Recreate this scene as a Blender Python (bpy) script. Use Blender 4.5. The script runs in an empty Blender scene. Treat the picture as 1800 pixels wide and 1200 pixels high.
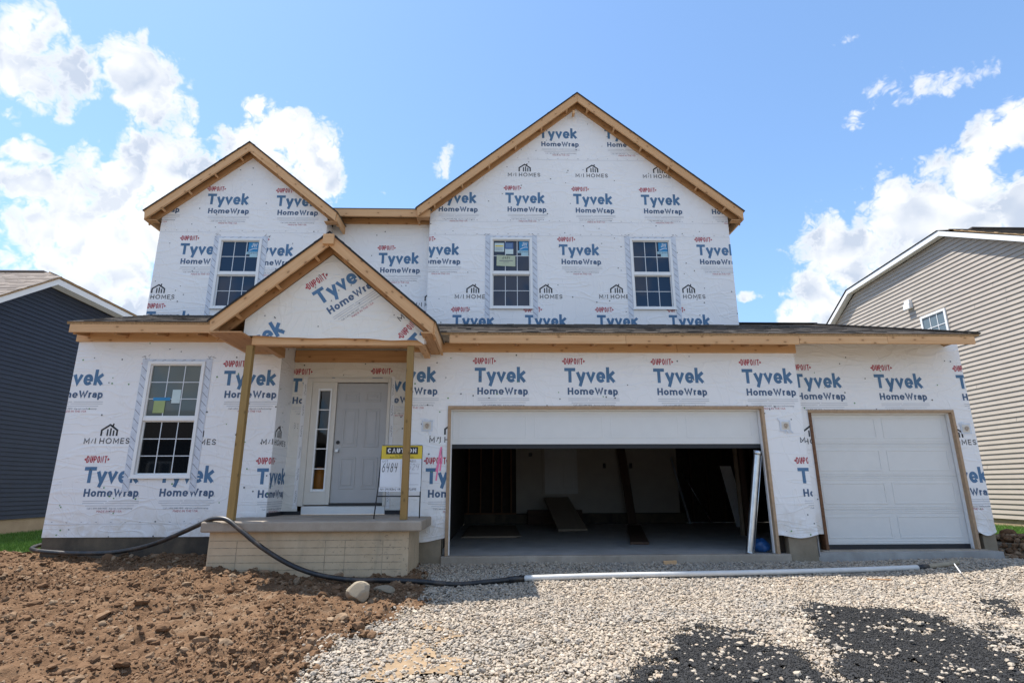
import bpy, bmesh, math, random
import numpy as np
from mathutils import Vector, Matrix
R = math.radians
rnd = random.Random(7)
S = bpy.context.scene
COL = S.collection

# ------------------------------------------------------------------ camera
cam_d = bpy.data.cameras.new("camera")
cam = bpy.data.objects.new("camera", cam_d); COL.objects.link(cam)
cam_d.sensor_width = 36; cam_d.lens = 19.738; cam_d.clip_start = .05; cam_d.clip_end = 3000
P, YW, RO = 0.2530108, 0.0286993, 0.0036704
fw = Vector((math.sin(YW)*math.cos(P), math.cos(YW)*math.cos(P), math.sin(P)))
rt = Vector((math.cos(YW), -math.sin(YW), 0)); dn = fw.cross(rt)
rt2 = rt*math.cos(RO)+dn*math.sin(RO); dn2 = -rt*math.sin(RO)+dn*math.cos(RO)
cm = Matrix((rt2, -dn2, -fw)).transposed().to_4x4()
cm.translation = Vector((0, -8.7286, 1.1252))
cam.matrix_world = cm
S.camera = cam

# ------------------------------------------------------------------ light
SUN_TRAVEL = Vector((.39, -.20, -1)).normalized()
SUN_EL = math.asin(-SUN_TRAVEL.z)
SUN_AZ = math.atan2(-SUN_TRAVEL.x, -SUN_TRAVEL.y)          # from +Y towards +X
sun_d = bpy.data.lights.new("sun", 'SUN'); sun_d.energy = 3.3; sun_d.angle = R(.53); sun_d.color = (1, .955, .89)
sun = bpy.data.objects.new("sun", sun_d); COL.objects.link(sun)
sun.rotation_euler = SUN_TRAVEL.to_track_quat('-Z', 'Y').to_euler(); sun.location = (-20, 10, 40)
S.view_settings.view_transform = 'Standard'; S.view_settings.look = 'None'
S.view_settings.exposure = 1.29; S.view_settings.gamma = 1.0
S.render.film_transparent = False
try:
    S.cycles.use_denoising = True
    S.cycles.max_bounces = 8; S.cycles.diffuse_bounces = 4
except Exception: pass

class NT:
    """short hand for building node trees"""
    def __init__(s, tree): s.t = tree; s.n = tree.nodes; s.l = tree.links
    def new(s, kind, **kw):
        nd = s.n.new(kind)
        for k, v in kw.items(): setattr(nd, k, v)
        return nd
    def put(s, sock, v):
        if isinstance(v, bpy.types.NodeSocket): s.l.new(v, sock)
        elif v is not None:
            if hasattr(sock, 'default_value'):
                try: sock.default_value = v
                except Exception: sock.default_value = (*v, 1)
    def math(s, op, a, b=None, c=None, clamp=False):
        nd = s.new('ShaderNodeMath', operation=op, use_clamp=clamp)
        for i, v in enumerate((a, b, c)):
            if v is not None: s.put(nd.inputs[i], v)
        return nd.outputs[0]
    def vmath(s, op, a, b=None, out=0):
        nd = s.new('ShaderNodeVectorMath', operation=op)
        s.put(nd.inputs[0], a)
        if b is not None: s.put(nd.inputs[1], b)
        return nd.outputs[out]
    def noise(s, vec, scale, detail=3, rough=.5, dist=0, out='Fac'):
        nd = s.new('ShaderNodeTexNoise'); s.put(nd.inputs['Vector'], vec)
        nd.inputs['Scale'].default_value = scale; nd.inputs['Detail'].default_value = detail
        nd.inputs['Roughness'].default_value = rough; nd.inputs['Distortion'].default_value = dist
        return nd.outputs[out]
    def voronoi(s, vec, scale, feature='F1', out='Distance', rand=1):
        nd = s.new('ShaderNodeTexVoronoi', feature=feature); s.put(nd.inputs['Vector'], vec)
        nd.inputs['Scale'].default_value = scale; nd.inputs['Randomness'].default_value = rand
        return nd.outputs[out]
    def mapr(s, v, a, b, c=0, d=1, interp='LINEAR'):
        nd = s.new('ShaderNodeMapRange', interpolation_type=interp)
        for i, x in enumerate((v, a, b, c, d)): s.put(nd.inputs[i], x)
        return nd.outputs[0]
    def mix(s, f, a, b, blend='MIX'):
        nd = s.new('ShaderNodeMix', data_type='RGBA', blend_type=blend)
        s.put(nd.inputs[0], f); s.put(nd.inputs[6], a if isinstance(a, bpy.types.NodeSocket) else (*a, 1))
        s.put(nd.inputs[7], b if isinstance(b, bpy.types.NodeSocket) else (*b, 1)); return nd.outputs[2]
    def ramp(s, f, stops, interp='LINEAR'):
        nd = s.new('ShaderNodeValToRGB'); s.put(nd.inputs[0], f); cr = nd.color_ramp; cr.interpolation = interp
        while len(cr.elements) < len(stops): cr.elements.new(.5)
        for e, (p, c) in zip(cr.elements, stops): e.position = p; e.color = (*c, 1)
        return nd.outputs[0]
    def coord(s, which='Object'): return s.new('ShaderNodeTexCoord').outputs[which]
    def mapping(s, vec, scale=(1, 1, 1), loc=(0, 0, 0), rot=(0, 0, 0)):
        nd = s.new('ShaderNodeMapping'); s.put(nd.inputs[0], vec)
        s.put(nd.inputs['Location'], loc); s.put(nd.inputs['Rotation'], rot); s.put(nd.inputs['Scale'], scale)
        return nd.outputs[0]
    def bump(s, h, strength=.3, dist=.01, normal=None):
        nd = s.new('ShaderNodeBump'); s.put(nd.inputs['Height'], h)
        nd.inputs['Strength'].default_value = strength; nd.inputs['Distance'].default_value = dist
        if normal is not None: s.put(nd.inputs['Normal'], normal)
        return nd.outputs[0]

# ------------------------------------------------------------------ world: sky and clouds
W = bpy.data.worlds.new("World"); S.world = W; W.use_nodes = True
w = NT(W.node_tree); w.n.clear()
SKY_STRENGTH = .096
sky = w.new('ShaderNodeTexSky', sky_type='NISHITA'); sky.sun_disc = False
sky.sun_elevation = SUN_EL; sky.sun_rotation = SUN_AZ; sky.altitude = 200
sky.air_density = 1.0; sky.dust_density = .4; sky.ozone_density = 1.6
dirv = w.coord('Generated')
sep = w.new('ShaderNodeSeparateXYZ'); w.put(sep.inputs[0], dirv)
az = w.math('ARCTAN2', sep.outputs[0], sep.outputs[1]); el = w.math('ARCSINE', sep.outputs[2])
def billow(v, sc, oct_=4):
    """rounded lobes with sharp creases, three sizes"""
    tot = None
    for k, (f_, a_) in enumerate(((1, 1.), (2.3, .55), (5.1, .32), (11., .2))[:oct_]):
        o = w.math('MULTIPLY', w.math('ABSOLUTE', w.math('MULTIPLY_ADD', w.noise(w.vmath('ADD', v, (k*3.7, k*1.3, 0)), sc*f_, 0), 2., -1.)), a_)
        tot = o if tot is None else w.math('ADD', tot, o)
    return tot
warp = w.vmath('SCALE', w.vmath('SUBTRACT', w.noise(dirv, 16., 4, .6, 0, 'Color'), (.5, .5, .5)), None); warp.node.inputs['Scale'].default_value = .045
dw = w.vmath('ADD', dirv, warp)
lit = w.vmath('ADD', dw, (-.010, .0, .018))
b0 = billow(dw, 15.); r0, r1 = billow(dw, 9., 2), billow(lit, 9., 2)
n1 = w.noise(dirv, 13.0, 8, .6, .15)
# cumulus banks: (azimuth, elevation, half width, half height, weight), degrees
CLOUDS = [(-37.5,19.5,6.5,5,.85),(-39,13,6,4,.7),(-34,27,4,4,.8),(-44,22,3.5,2.5,.6),(40.5,19.5,7.5,5.5,1.05),(-25.,26,6,5,1.),(-20.5,24,4,5,.9),(33,14,5,4,.9),(45,15,6,5,.9),(-44.7, 31.8, 3.1, 3.5, 1.0), (-43.2, 30.0, 2.7, 2.3, 0.9), (-40.5, 32.0, 2.4, 2.2, 0.95), (-36.8, 33.6, 2.8, 2.5, 1.0), (-33.9, 31.9, 2.1, 2.8, 0.9), (-32.2, 30.1, 1.8, 2.5, 0.85), (-36.5, 36.0, 0.6, 1.2, 0.6), (-43.0, 34.3, 0.9, 0.7, 0.1), (-22.9, 32.4, 3.5, 2.5, 1.05), (-19.2, 30.3, 2.1, 3.8, 1.0), (-26.1, 30.2, 3.1, 2.6, 0.95), (-29.8, 27.6, 2.9, 2.4, 0.9), (-36.5, 24.1, 3.5, 3.3, 1.0), (-42.6, 25.3, 1.4, 1.3, 0.75), (-41.8, 23.1, 1.9, 1.5, 0.7), (-38.4, 21.0, 3.1, 2.6, 0.9), (-32., 14.5, 9., 4., .9), (-40., 15, 5., 3.5, .8), (-33.4, 20.4, 3.6, 3.8, 0.8), (-35.6, 16.0, 4.1, 2.8, 0.8), (-41.5, 17.2, 1.9, 1.2, 0.6), (-44.1, 27.5, 0.9, 1.2, 0.5), (-6.1, 31.7, 1.2, 2.0, 0.66), (-12.7, 28.5, 0.8, 0.7, 0.22), (36.9, 36.9, 1.4, 0.7, 0.02), (43.6, 31.2, 3.6, 1.5, 0.22), (39.0, 31.7, 2.8, 1.7, 0.08), (36.9, 30.9, 1.8, 1.6, 0.0), (36.9, 36.9, 2.5, 1.2, -.28), (45.9, 25.9, 1.7, 1.7, 0.95), (47.6, 26.3, 1.2, 1.8, 0.95), (38.6, 23.8, 1.8, 1.8, 0.95), (41.4, 21.1, 3.9, 3.1, 1.05), (33.0, 22.2, 2.0, 2.4, 0.95), (45.8, 20.9, 1.8, 2.1, 0.95), (34.8, 19.6, 3.9, 2.9, 1.05), (31.3, 17.5, 2.2, 2.0, 0.9), (25.8, 17.5, 1.2, 0.7, 0.4), (43.9, 24.2, 1.3, 1.1, 0.35)]
acc = None
for a, e, rw, rh, wt in CLOUDS:
    du = w.math('MULTIPLY', w.math('SUBTRACT', az, R(a)), math.cos(R(e))/R(rw))
    dv = w.math('DIVIDE', w.math('SUBTRACT', el, R(e)), R(rh))
    d2 = w.math('ADD', w.math('MULTIPLY', du, du), w.math('MULTIPLY', dv, dv))
    f = w.math('SUBTRACT', wt, d2)
    acc = f if acc is None else w.math('SMOOTH_MAX', acc, f, .45)
# loose cumulus in the half of the sky behind the photographer
back = w.math('MULTIPLY', w.mapr(sep.outputs[1], .35, -.1), w.mapr(w.noise(w.mapping(dirv, loc=(5.3, 2.1, 1.7)), 2.2, 4, .55), .45, .63, -1.0, 1.2))
back = w.math('SUBTRACT', back, w.mapr(sep.outputs[1], -.1, .35, 0, 2.0))
acc = w.math('MAXIMUM', w.math('MAXIMUM', acc, -1.5), back)
nz = w.math('ADD', w.math('MULTIPLY', w.math('SUBTRACT', b0, .34), 1.5), w.math('MULTIPLY', w.math('SUBTRACT', n1, .5), 1.9))
dens = w.math('ADD', acc, nz)
fac = w.mapr(dens, -.05, .72, 0, 1, 'SMOOTHSTEP')
relief = w.math('SUBTRACT', r0, r1)
shade = w.math('ADD', w.mapr(relief, -.25, .25, .95, -.15), w.mapr(w.noise(w.mapping(dirv, loc=(3, 1, 7)), 6., 4, .55), .38, .64, -.30, .55), clamp=True)
shade = w.math('MULTIPLY', shade, w.mapr(dens, .3, .9))
ccol = w.mix(shade, (4.75, 4.8, 4.85), (2.75, 3.1, 3.7))
skyc = w.mix(1.0, sky.outputs[0], (.95, 1.06, 1.11), 'MULTIPLY')
veil = w.mix(w.mapr(el, .02, .5, .55, .15, 'SMOOTHSTEP'), skyc, (1.55, 2.75, 5.0))
full = w.mix(w.math('MULTIPLY', fac, .97), veil, ccol)
bg = w.new('ShaderNodeBackground'); w.put(bg.inputs[0], full); bg.inputs[1].default_value = SKY_STRENGTH
wo = w.new('ShaderNodeOutputWorld'); w.l.new(bg.outputs[0], wo.inputs[0])

# ------------------------------------------------------------------ materials
def mat(name):
    m = bpy.data.materials.new(name); m.use_nodes = True
    t = NT(m.node_tree); b = t.n['Principled BSDF']
    return m, t, b
def simple(name, col, rough=.6, metal=0, spec=.5, vary=.06, scale=6., bump=0, bscale=60):
    m, t, b = mat(name)
    c = t.coord(); n = t.noise(c, scale, 4)
    lo = tuple(x*(1-vary) for x in col); hi = tuple(min(1, x*(1+vary)) for x in col)
    t.put(b.inputs['Base Color'], t.ramp(n, [(.3, lo), (.7, hi)]))
    b.inputs['Roughness'].default_value = rough; b.inputs['Metallic'].default_value = metal
    b.inputs['Specular IOR Level'].default_value = spec
    if bump: t.put(b.inputs['Normal'], t.bump(t.noise(c, bscale, 3), bump, .004))
    return m
M = {}
def wood(name, light, dark, knot=(.12, .05, .02), rough=.7, knots=1.):
    m, t, b = mat(name)
    c = t.coord(); oi = t.new('ShaderNodeObjectInfo')
    off = t.new('ShaderNodeVectorMath', operation='ADD'); t.put(off.inputs[0], c)
    cb = t.new('ShaderNodeCombineXYZ')
    r = oi.outputs['Random']
    t.put(cb.inputs[0], t.math('MULTIPLY', r, 37.)); t.put(cb.inputs[1], t.math('MULTIPLY', r, 11.)); t.put(cb.inputs[2], t.math('MULTIPLY', r, 23.))
    t.put(off.inputs[1], cb.outputs[0]); v = off.outputs[0]
    g1 = t.noise(t.mapping(v, (.7, 16, 16)), 1.6, 5, .6, .8); g2 = t.noise(t.mapping(v, (1.2, 60, 60)), 1.5, 3, .6)
    col = t.ramp(g1, [(.3, light), (.52, tuple(a*.6+b_*.4 for a, b_ in zip(light, dark))), (.72, dark)])
    col = t.mix(t.mapr(g2, .45, .75, 0, .35), col, dark)
    big = t.noise(t.mapping(v, (.5, 2, 2)), 1.3, 2)
    col = t.mix(t.mapr(big, .35, .7, 0, .35), col, tuple(x*.78 for x in light))
    col = t.mix(t.mapr(r, 0, 1, 0, .5), col, (light[0]*.74, light[1]*.64, light[2]*.54))
    sv = t.new('ShaderNodeSeparateXYZ'); t.put(sv.inputs[0], v); cv = t.new('ShaderNodeCombineXYZ'); t.put(cv.inputs[0], sv.outputs[0]); t.put(cv.inputs[1], t.math('MULTIPLY', t.math('ADD', sv.outputs[2], sv.outputs[1]), 1.7))
    kn = t.new('ShaderNodeTexVoronoi', voronoi_dimensions='2D'); t.put(kn.inputs['Vector'], cv.outputs[0]); kn.inputs['Scale'].default_value = 3.1
    kd = t.math('ADD', kn.outputs['Distance'], t.math('MULTIPLY', t.math('SUBTRACT', t.noise(v, 30, 2), .5), .05))
    col = t.mix(t.mapr(kd, .04, .095, .85*knots, 0), col, knot)
    col = t.mix(t.mapr(kd, .08, .24, .4*knots, 0), col, dark)
    t.put(b.inputs['Base Color'], col); b.inputs['Roughness'].default_value = rough; b.inputs['Specular IOR Level'].default_value = .25
    t.put(b.inputs['Normal'], t.bump(g1, .25, .003))
    return m
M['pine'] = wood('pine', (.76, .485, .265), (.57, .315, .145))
M['pine_shade'] = wood('pine_shaded', (.60, .355, .175), (.42, .22, .10))  # darker copy of the pine, shade of header and inner boards put into it
M['treated'] = wood('treated_pine', (.37, .245, .095), (.26, .165, .058), (.08, .045, .02))
M['stud'] = wood('dark_stud', (.20, .10, .05), (.12, .055, .028))  # reddish dark tone for the studs at the garage back
M['plank'] = wood('weathered_plank', (.10, .06, .04), (.055, .032, .022), (.03, .02, .012))
M['ply'] = wood('plywood', (.30, .24, .18), (.22, .17, .12), (.12, .08, .05), knots=.4)
M['osb'] = simple('osb', (.34, .22, .11), .8, vary=.35, scale=40)
def wrapmat(name='house_wrap', tint=(.85, .84, .835)):
    m, t, b = mat(name); c = t.coord()
    n = t.noise(c, .9, 4, .55); st = t.noise(c, 2.6, 6, .7, 1.5)
    col = t.ramp(n, [(.3, tuple(x*.95 for x in tint)), (.7, tint)])
    col = t.mix(t.mapr(st, .62, .8, 0, .30), col, (.68, .63, .50))
    sp = t.voronoi(t.mapping(c, (1, 1, 1.3)), 9.0); sp2 = t.noise(c, 1.3, 2)
    dots = t.math('MULTIPLY', t.mapr(sp, .03, .055, 1, 0), t.mapr(sp2, .54, .66))
    col = t.mix(t.math('MULTIPLY', dots, .55), col, (.30, .27, .2))
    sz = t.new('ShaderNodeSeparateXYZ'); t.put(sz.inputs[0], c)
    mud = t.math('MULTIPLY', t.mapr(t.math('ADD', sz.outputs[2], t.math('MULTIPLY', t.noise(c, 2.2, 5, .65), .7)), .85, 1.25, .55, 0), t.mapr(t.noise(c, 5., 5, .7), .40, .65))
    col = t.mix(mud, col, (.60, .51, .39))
    t.put(b.inputs['Base Color'], col); b.inputs['Roughness'].default_value = .5; b.inputs['Specular IOR Level'].default_value = .3
    wr = t.noise(t.mapping(c, (.6, .6, 2.6)), 1.5, 1, .4, 1.2); wr2 = t.noise(t.mapping(c, (1.6, 1.6, .9), rot=(.4, .6, .2)), 1.5, 1, .4, 1.8)
    rid = t.math('ABSOLUTE', t.math('SUBTRACT', wr, .5)); rid2 = t.math('ABSOLUTE', t.math('SUBTRACT', wr2, .5))
    h = t.math('ADD', t.mapr(rid, 0, .05, 1, 0, 'SMOOTHSTEP'), t.math('MULTIPLY', t.mapr(rid2, 0, .035, 1, 0, 'SMOOTHSTEP'), .7))
    t.put(b.inputs['Normal'], t.bump(t.math('ADD', h, t.math('MULTIPLY', t.noise(c, 1.6, 2), 3.)), .30, .02))
    return m
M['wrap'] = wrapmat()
M['wrap_warm'] = wrapmat('house_wrap_warm', (.80, .765, .70))  # warmer, slightly darker wrap for the door recess and porch gable
def ink(name, col, vary=.12): return simple(name, col, .55, vary=vary, scale=5, spec=.3)
M['ink_blue'] = ink('ink_blue', (.085, .180, .310)); M['ink_black'] = ink('ink_black', (.025, .026, .032))
M['ink_red'] = ink('ink_red', (.42, .035, .055)); M['ink_grey'] = ink('ink_grey', (.50, .51, .54)); M['ink_dark'] = ink('ink_dark', (.16, .165, .19))
M['ink_navy'] = ink('ink_navy', (.075, .125, .215))
M['cap_dark'] = simple('cap_nail_dark', (.08, .09, .09), .5); M['cap_green'] = simple('cap_nail_green', (.10, .27, .08), .5)
M['pink'] = simple('pink_paint', (.9, .22, .40), .6)
M['tape'] = simple('flashing_tape', (.60, .635, .70), .4, vary=.1, scale=14)
M['vinyl'] = simple('white_vinyl', (.80, .80, .79), .35, vary=.02)
M['grille'] = simple('window_grille', (.66, .69, .72), .35, vary=.03)
M['doorpaint'] = simple('door_primer', (.43, .425, .42), .5, vary=.03)
M['trim'] = simple('door_frame_primer', (.66, .62, .55), .5, vary=.03)
M['garage_white'] = simple('garage_door_paint', (.69, .68, .655), .42, vary=.02, bump=.05, bscale=120)
M['lsl'] = simple('brown_jamb', (.40, .27, .165), .7, vary=.12, scale=22)
M['lsl_edge'] = simple('brown_jamb_edge', (.16, .075, .035), .8, vary=.3, scale=30)
M['black'] = simple('black_rubber', (.015, .016, .02), .6)
M['blackmetal'] = simple('black_metal', (.02, .02, .022), .45)
M['chrome'] = simple('brushed_nickel', (.55, .55, .56), .3, 1)
M['galv'] = simple('galvanized_steel', (.62, .66, .70), .33, 1, vary=.12, scale=9)
M['white'] = simple('white_panel', (.78, .78, .78), .5, vary=.03)
M['drywall'] = simple('drywall', (.37, .335, .295), .9, vary=.06, scale=3)
M['darkroom'] = simple('dark_garage_brown', (.035, .025, .018), .95, vary=.3, scale=12)  # near-black brown for the bare garage walls and ceiling
M['hall'] = simple('unfinished_hall', (.24, .20, .17), .9, vary=.2, scale=5)
M['yellow'] = simple('sign_yellow', (.70, .52, .04), .5, vary=.05)
M['signwhite'] = simple('sign_white', (.74, .77, .82), .4, vary=.04)
M['pvc'] = simple('white_pvc', (.62, .61, .58), .4, vary=.06, scale=9)
M['hose'] = simple('black_hose', (.018, .019, .021), .42, vary=.3, scale=14, bump=.15, bscale=40)
_t = NT(M['hose'].node_tree); _b = _t.n['Principled BSDF']; _c = _b.inputs['Base Color'].links[0].from_socket; _o = _t.coord()
_t.put(_b.inputs['Base Color'], _t.mix(_t.mapr(_t.noise(_o, 5, 6, .7), .50, .72, 0, .6), _c, (.15, .105, .07)))
M['blue_bag'] = simple('blue_plastic', (.015, .075, .22), .35, vary=.4, scale=16, bump=.6, bscale=14)
M['orange'] = simple('orange_plastic', (.95, .30, .02), .45)
M['paper_y'] = simple('paper_yellow', (.45, .50, .36), .6); M['paper_w'] = simple('paper_white', (.55, .66, .66), .6)
M['paper_b'] = simple('paper_navy', (.06, .12, .30), .6); M['sticker'] = simple('blue_sticker', (.02, .22, .46), .45); M['sticker_pale'] = simple('pale_sticker', (.36, .55, .62), .5)
M['paper_g'] = simple('paper_green', (.33, .40, .16), .6)
def glassmat(name, col=(.012, .022, .042)):
    m, t, b = mat(name)
    b.inputs['Base Color'].default_value = (*col, 1); b.inputs['Roughness'].default_value = .03
    b.inputs['Specular IOR Level'].default_value = .38
    t.put(b.inputs['Normal'], t.bump(t.noise(t.coord(), 1.4, 2), .02, .01))
    return m
M['glass'] = glassmat('window_glass', (.015, .036, .075)); M['glass_cloud'] = glassmat('cloud_reflection_glass', (.11, .13, .122)); M['glass_sky'] = glassmat('sky_reflection_glass', (.13, .18, .215)); M['glass_low'] = glassmat('window_glass_dark', (.006, .007, .008))  # reflected sky and cloud put into the blue, grey and pale base colours
def clearmat():
    m, t, b = mat('clear_glass')
    tr = t.new('ShaderNodeBsdfTransparent'); tr.inputs[0].default_value = (.75, .8, .8, 1)
    gl = t.new('ShaderNodeBsdfGlossy'); gl.inputs['Roughness'].default_value = .02
    fr = t.new('ShaderNodeFresnel'); fr.inputs[0].default_value = 1.6
    mx = t.new('ShaderNodeMixShader'); t.l.new(fr.outputs[0], mx.inputs[0]); t.l.new(tr.outputs[0], mx.inputs[1]); t.l.new(gl.outputs[0], mx.inputs[2])
    t.l.new(mx.outputs[0], t.n['Material Output'].inputs[0]); return m
M['clear'] = clearmat()
def concrete(name, a, b_, rough=.85, stain=(.1, .08, .06), st=.35, scale=3.):
    m, t, b = mat(name); c = t.coord()
    n = t.noise(c, scale, 6, .65); s2 = t.noise(t.mapping(c, (1, 1, .35)), 2.2, 5, .6, .6); fine = t.noise(c, 70, 3)
    col = t.ramp(n, [(.3, a), (.7, b_)])
    col = t.mix(t.mapr(s2, .5, .75, 0, st), col, stain)
    col = t.mix(t.mapr(fine, .55, .8, 0, .3), col, tuple(x*.6 for x in a))
    t.put(b.inputs['Base Color'], col); b.inputs['Roughness'].default_value = rough; b.inputs['Specular IOR Level'].default_value = .3
    t.put(b.inputs['Normal'], t.bump(t.math('ADD', n, t.math('MULTIPLY', fine, .25)), .3, .01))
    return m
M['slab'] = concrete('slab_concrete', (.30, .25, .195), (.41, .35, .285), st=.25)
M['floor'] = concrete('garage_floor_concrete', (.33, .315, .295), (.45, .435, .41), .6, st=.3)
_t = NT(M['floor'].node_tree); _b = _t.n['Principled BSDF']; _c = _b.inputs['Base Color'].links[0].from_socket; _o = _t.coord()
_f = _t.math('MULTIPLY', _t.mapr(_t.voronoi(_t.mapping(_o, (1, 1.6, 1)), 7.), .03, .06, 1, 0), _t.mapr(_t.noise(_o, 1.4, 2), .5, .6))
_t.put(_b.inputs['Base Color'], _t.mix(_f, _c, (.6, .6, .58)))
M['found'] = concrete('foundation_concrete', (.22, .175, .12), (.31, .255, .185))
M['found_dark'] = concrete('tarred_foundation', (.04, .036, .032), (.16, .12, .08), stain=(.018, .018, .02), st=.8, scale=1.6)
M['tanfound'] = concrete('tan_foundation', (.36, .27, .17), (.44, .34, .22), st=.1)
def brickform():
    m, t, b = mat('brick_form_concrete'); c = t.coord()
    n = t.noise(c, 3.5, 6, .65); s2 = t.noise(t.mapping(c, (2.2, 2.2, .5)), 2.6, 5, .65, .4); dk = t.noise(c, 26, 4, .7); low = t.new('ShaderNodeSeparateXYZ'); t.put(low.inputs[0], c)
    col = t.ramp(n, [(.3, (.50, .375, .24)), (.7, (.60, .465, .31))])
    col = t.mix(t.mapr(s2, .52, .78, 0, .45), col, (.27, .235, .18))
    spl = t.math('MULTIPLY', t.mapr(dk, .60, .70), t.mapr(low.outputs[0], -2.9, -1.4, 0, .8))
    col = t.mix(spl, col, (.10, .085, .07))
    t.put(b.inputs['Base Color'], col); b.inputs['Roughness'].default_value = .9
    t.put(b.inputs['Normal'], t.bump(n, .35, .012)); return m
M['porchwall'] = brickform()
M['joint'] = simple('form_joint', (.36, .29, .20), .9, vary=.3, scale=20)
def islands(name, stops, rough=.85, noise_amt=.25, nscale=60, spec=.3, big=None):
    m, t, b = mat(name); g = t.new('ShaderNodeNewGeometry'); c = t.coord()
    col = t.ramp(g.outputs['Random Per Island'], stops)
    n = t.noise(c, nscale, 3, .6)
    col = t.mix(t.mapr(n, .4, .75, 0, noise_amt), col, tuple(x*.5 for x in stops[len(stops)//2][1]))
    if big is not None:
        col = t.mix(t.mapr(t.noise(c, .9, 4, .6, .8), .45, .68, 0, big[1]), col, big[0])
    t.put(b.inputs['Base Color'], col); b.inputs['Roughness'].default_value = rough; b.inputs['Specular IOR Level'].default_value = spec
    return m
M['shingle'] = islands('asphalt_shingle', [(0, (.10, .088, .078)), (.3, (.055, .05, .046)), (.55, (.14, .115, .095)), (.8, (.18, .155, .13)), (1, (.085, .075, .07))], .9, .4, 120)
M['shingle_edge'] = simple('shingle_edge', (.012, .012, .014), .8, vary=.3, scale=30)
M['shingle_tan'] = islands('tan_asphalt_shingle', [(0, (.22, .18, .15)), (.4, (.27, .225, .19)), (.7, (.18, .15, .13)), (1, (.31, .26, .22))], .9, .3, 90)
M['gravel'] = islands('gravel_stone', [(0, (.47, .385, .285)), (.2, (.36, .305, .24)), (.4, (.53, .445, .34)), (.58, (.275, .24, .20)), (.75, (.43, .33, .235)), (.92, (.57, .495, .40)), (1, (.175, .16, .145))], .9, .3, 80, .25, ((.30, .285, .26), .4))
M['clod'] = islands('dirt_clod', [(0, (.180, .106, .060)), (.4, (.13, .074, .041)), (.7, (.215, .133, .078)), (.92, (.30, .215, .14)), (1, (.085, .048, .027))], .95, .35, 40, .1)
M['grit'] = islands('asphalt_grit', [(0, (.010, .010, .010)), (.5, (.019, .018, .0175)), (.85, (.036, .034, .031)), (1, (.014, .014, .013))], .75, .2, 90, .4)
M['grass'] = islands('grass_blade', [(0, (.055, .13, .018)), (.5, (.085, .19, .025)), (1, (.14, .24, .045))], .6, .1, 10, .3)
M['rock'] = concrete('limestone_rock', (.28, .23, .16), (.42, .355, .26), st=.2, stain=(.25, .16, .09))
def dirtmat():
    m, t, b = mat('dirt'); c = t.coord()
    n = t.noise(c, 2.2, 7, .68, .4); f = t.noise(c, 34, 5, .7); p = t.noise(c, 1.1, 4, .6, 1.)
    col = t.ramp(n, [(.28, (.098, .056, .031)), (.5, (.155, .091, .051)), (.72, (.22, .137, .08))])
    col = t.mix(t.mapr(p, .60, .70, 0, .4), col, (.33, .25, .17))
    col = t.mix(t.mapr(f, .5, .78, 0, .5), col, (.095, .05, .026))
    t.put(b.inputs['Base Color'], col); b.inputs['Roughness'].default_value = .95; b.inputs['Specular IOR Level'].default_value = .1
    t.put(b.inputs['Normal'], t.bump(t.math('ADD', f, t.noise(c, 90, 3)), .7, .012)); return m
M['dirt'] = dirtmat()
def groundmat():
    m, t, b = mat('bare_ground'); c = t.coord()
    n = t.noise(c, 3, 6, .65); v = t.voronoi(c, 45, out='Color'); sepc = t.new('ShaderNodeSeparateColor'); t.put(sepc.inputs[0], v)
    col = t.ramp(sepc.outputs[0], [(0, (.14, .125, .10)), (.5, (.24, .21, .165)), (1, (.33, .29, .23))])
    col = t.mix(t.mapr(n, .45, .7, 0, .6), col, (.28, .20, .11))
    t.put(b.inputs['Base Color'], col); b.inputs['Roughness'].default_value = .95; b.inputs['Specular IOR Level'].default_value = .1
    t.put(b.inputs['Normal'], t.bump(t.voronoi(c, 45), .8, .02)); return m
M['ground'] = groundmat()
M['tan_soil'] = simple('tan_soil', (.29, .20, .115), .95, vary=.25, scale=14, bump=.5, bscale=50)
M['soil'] = simple('lawn_soil', (.075, .10, .025), .95, vary=.3, scale=8)
M['grit_base'] = simple('asphalt_base', (.018, .018, .019), .85, vary=.3, scale=50, bump=.6, bscale=90)
M['siding_navy'] = simple('navy_siding', (.029, .036, .054), .6, spec=.3, vary=.08, scale=3)
M['siding_tan'] = simple('tan_siding', (.395, .345, .29), .55, vary=.05, scale=3)
M['white_trim'] = simple('white_fascia', (.76, .755, .74), .45, vary=.02)

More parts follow.
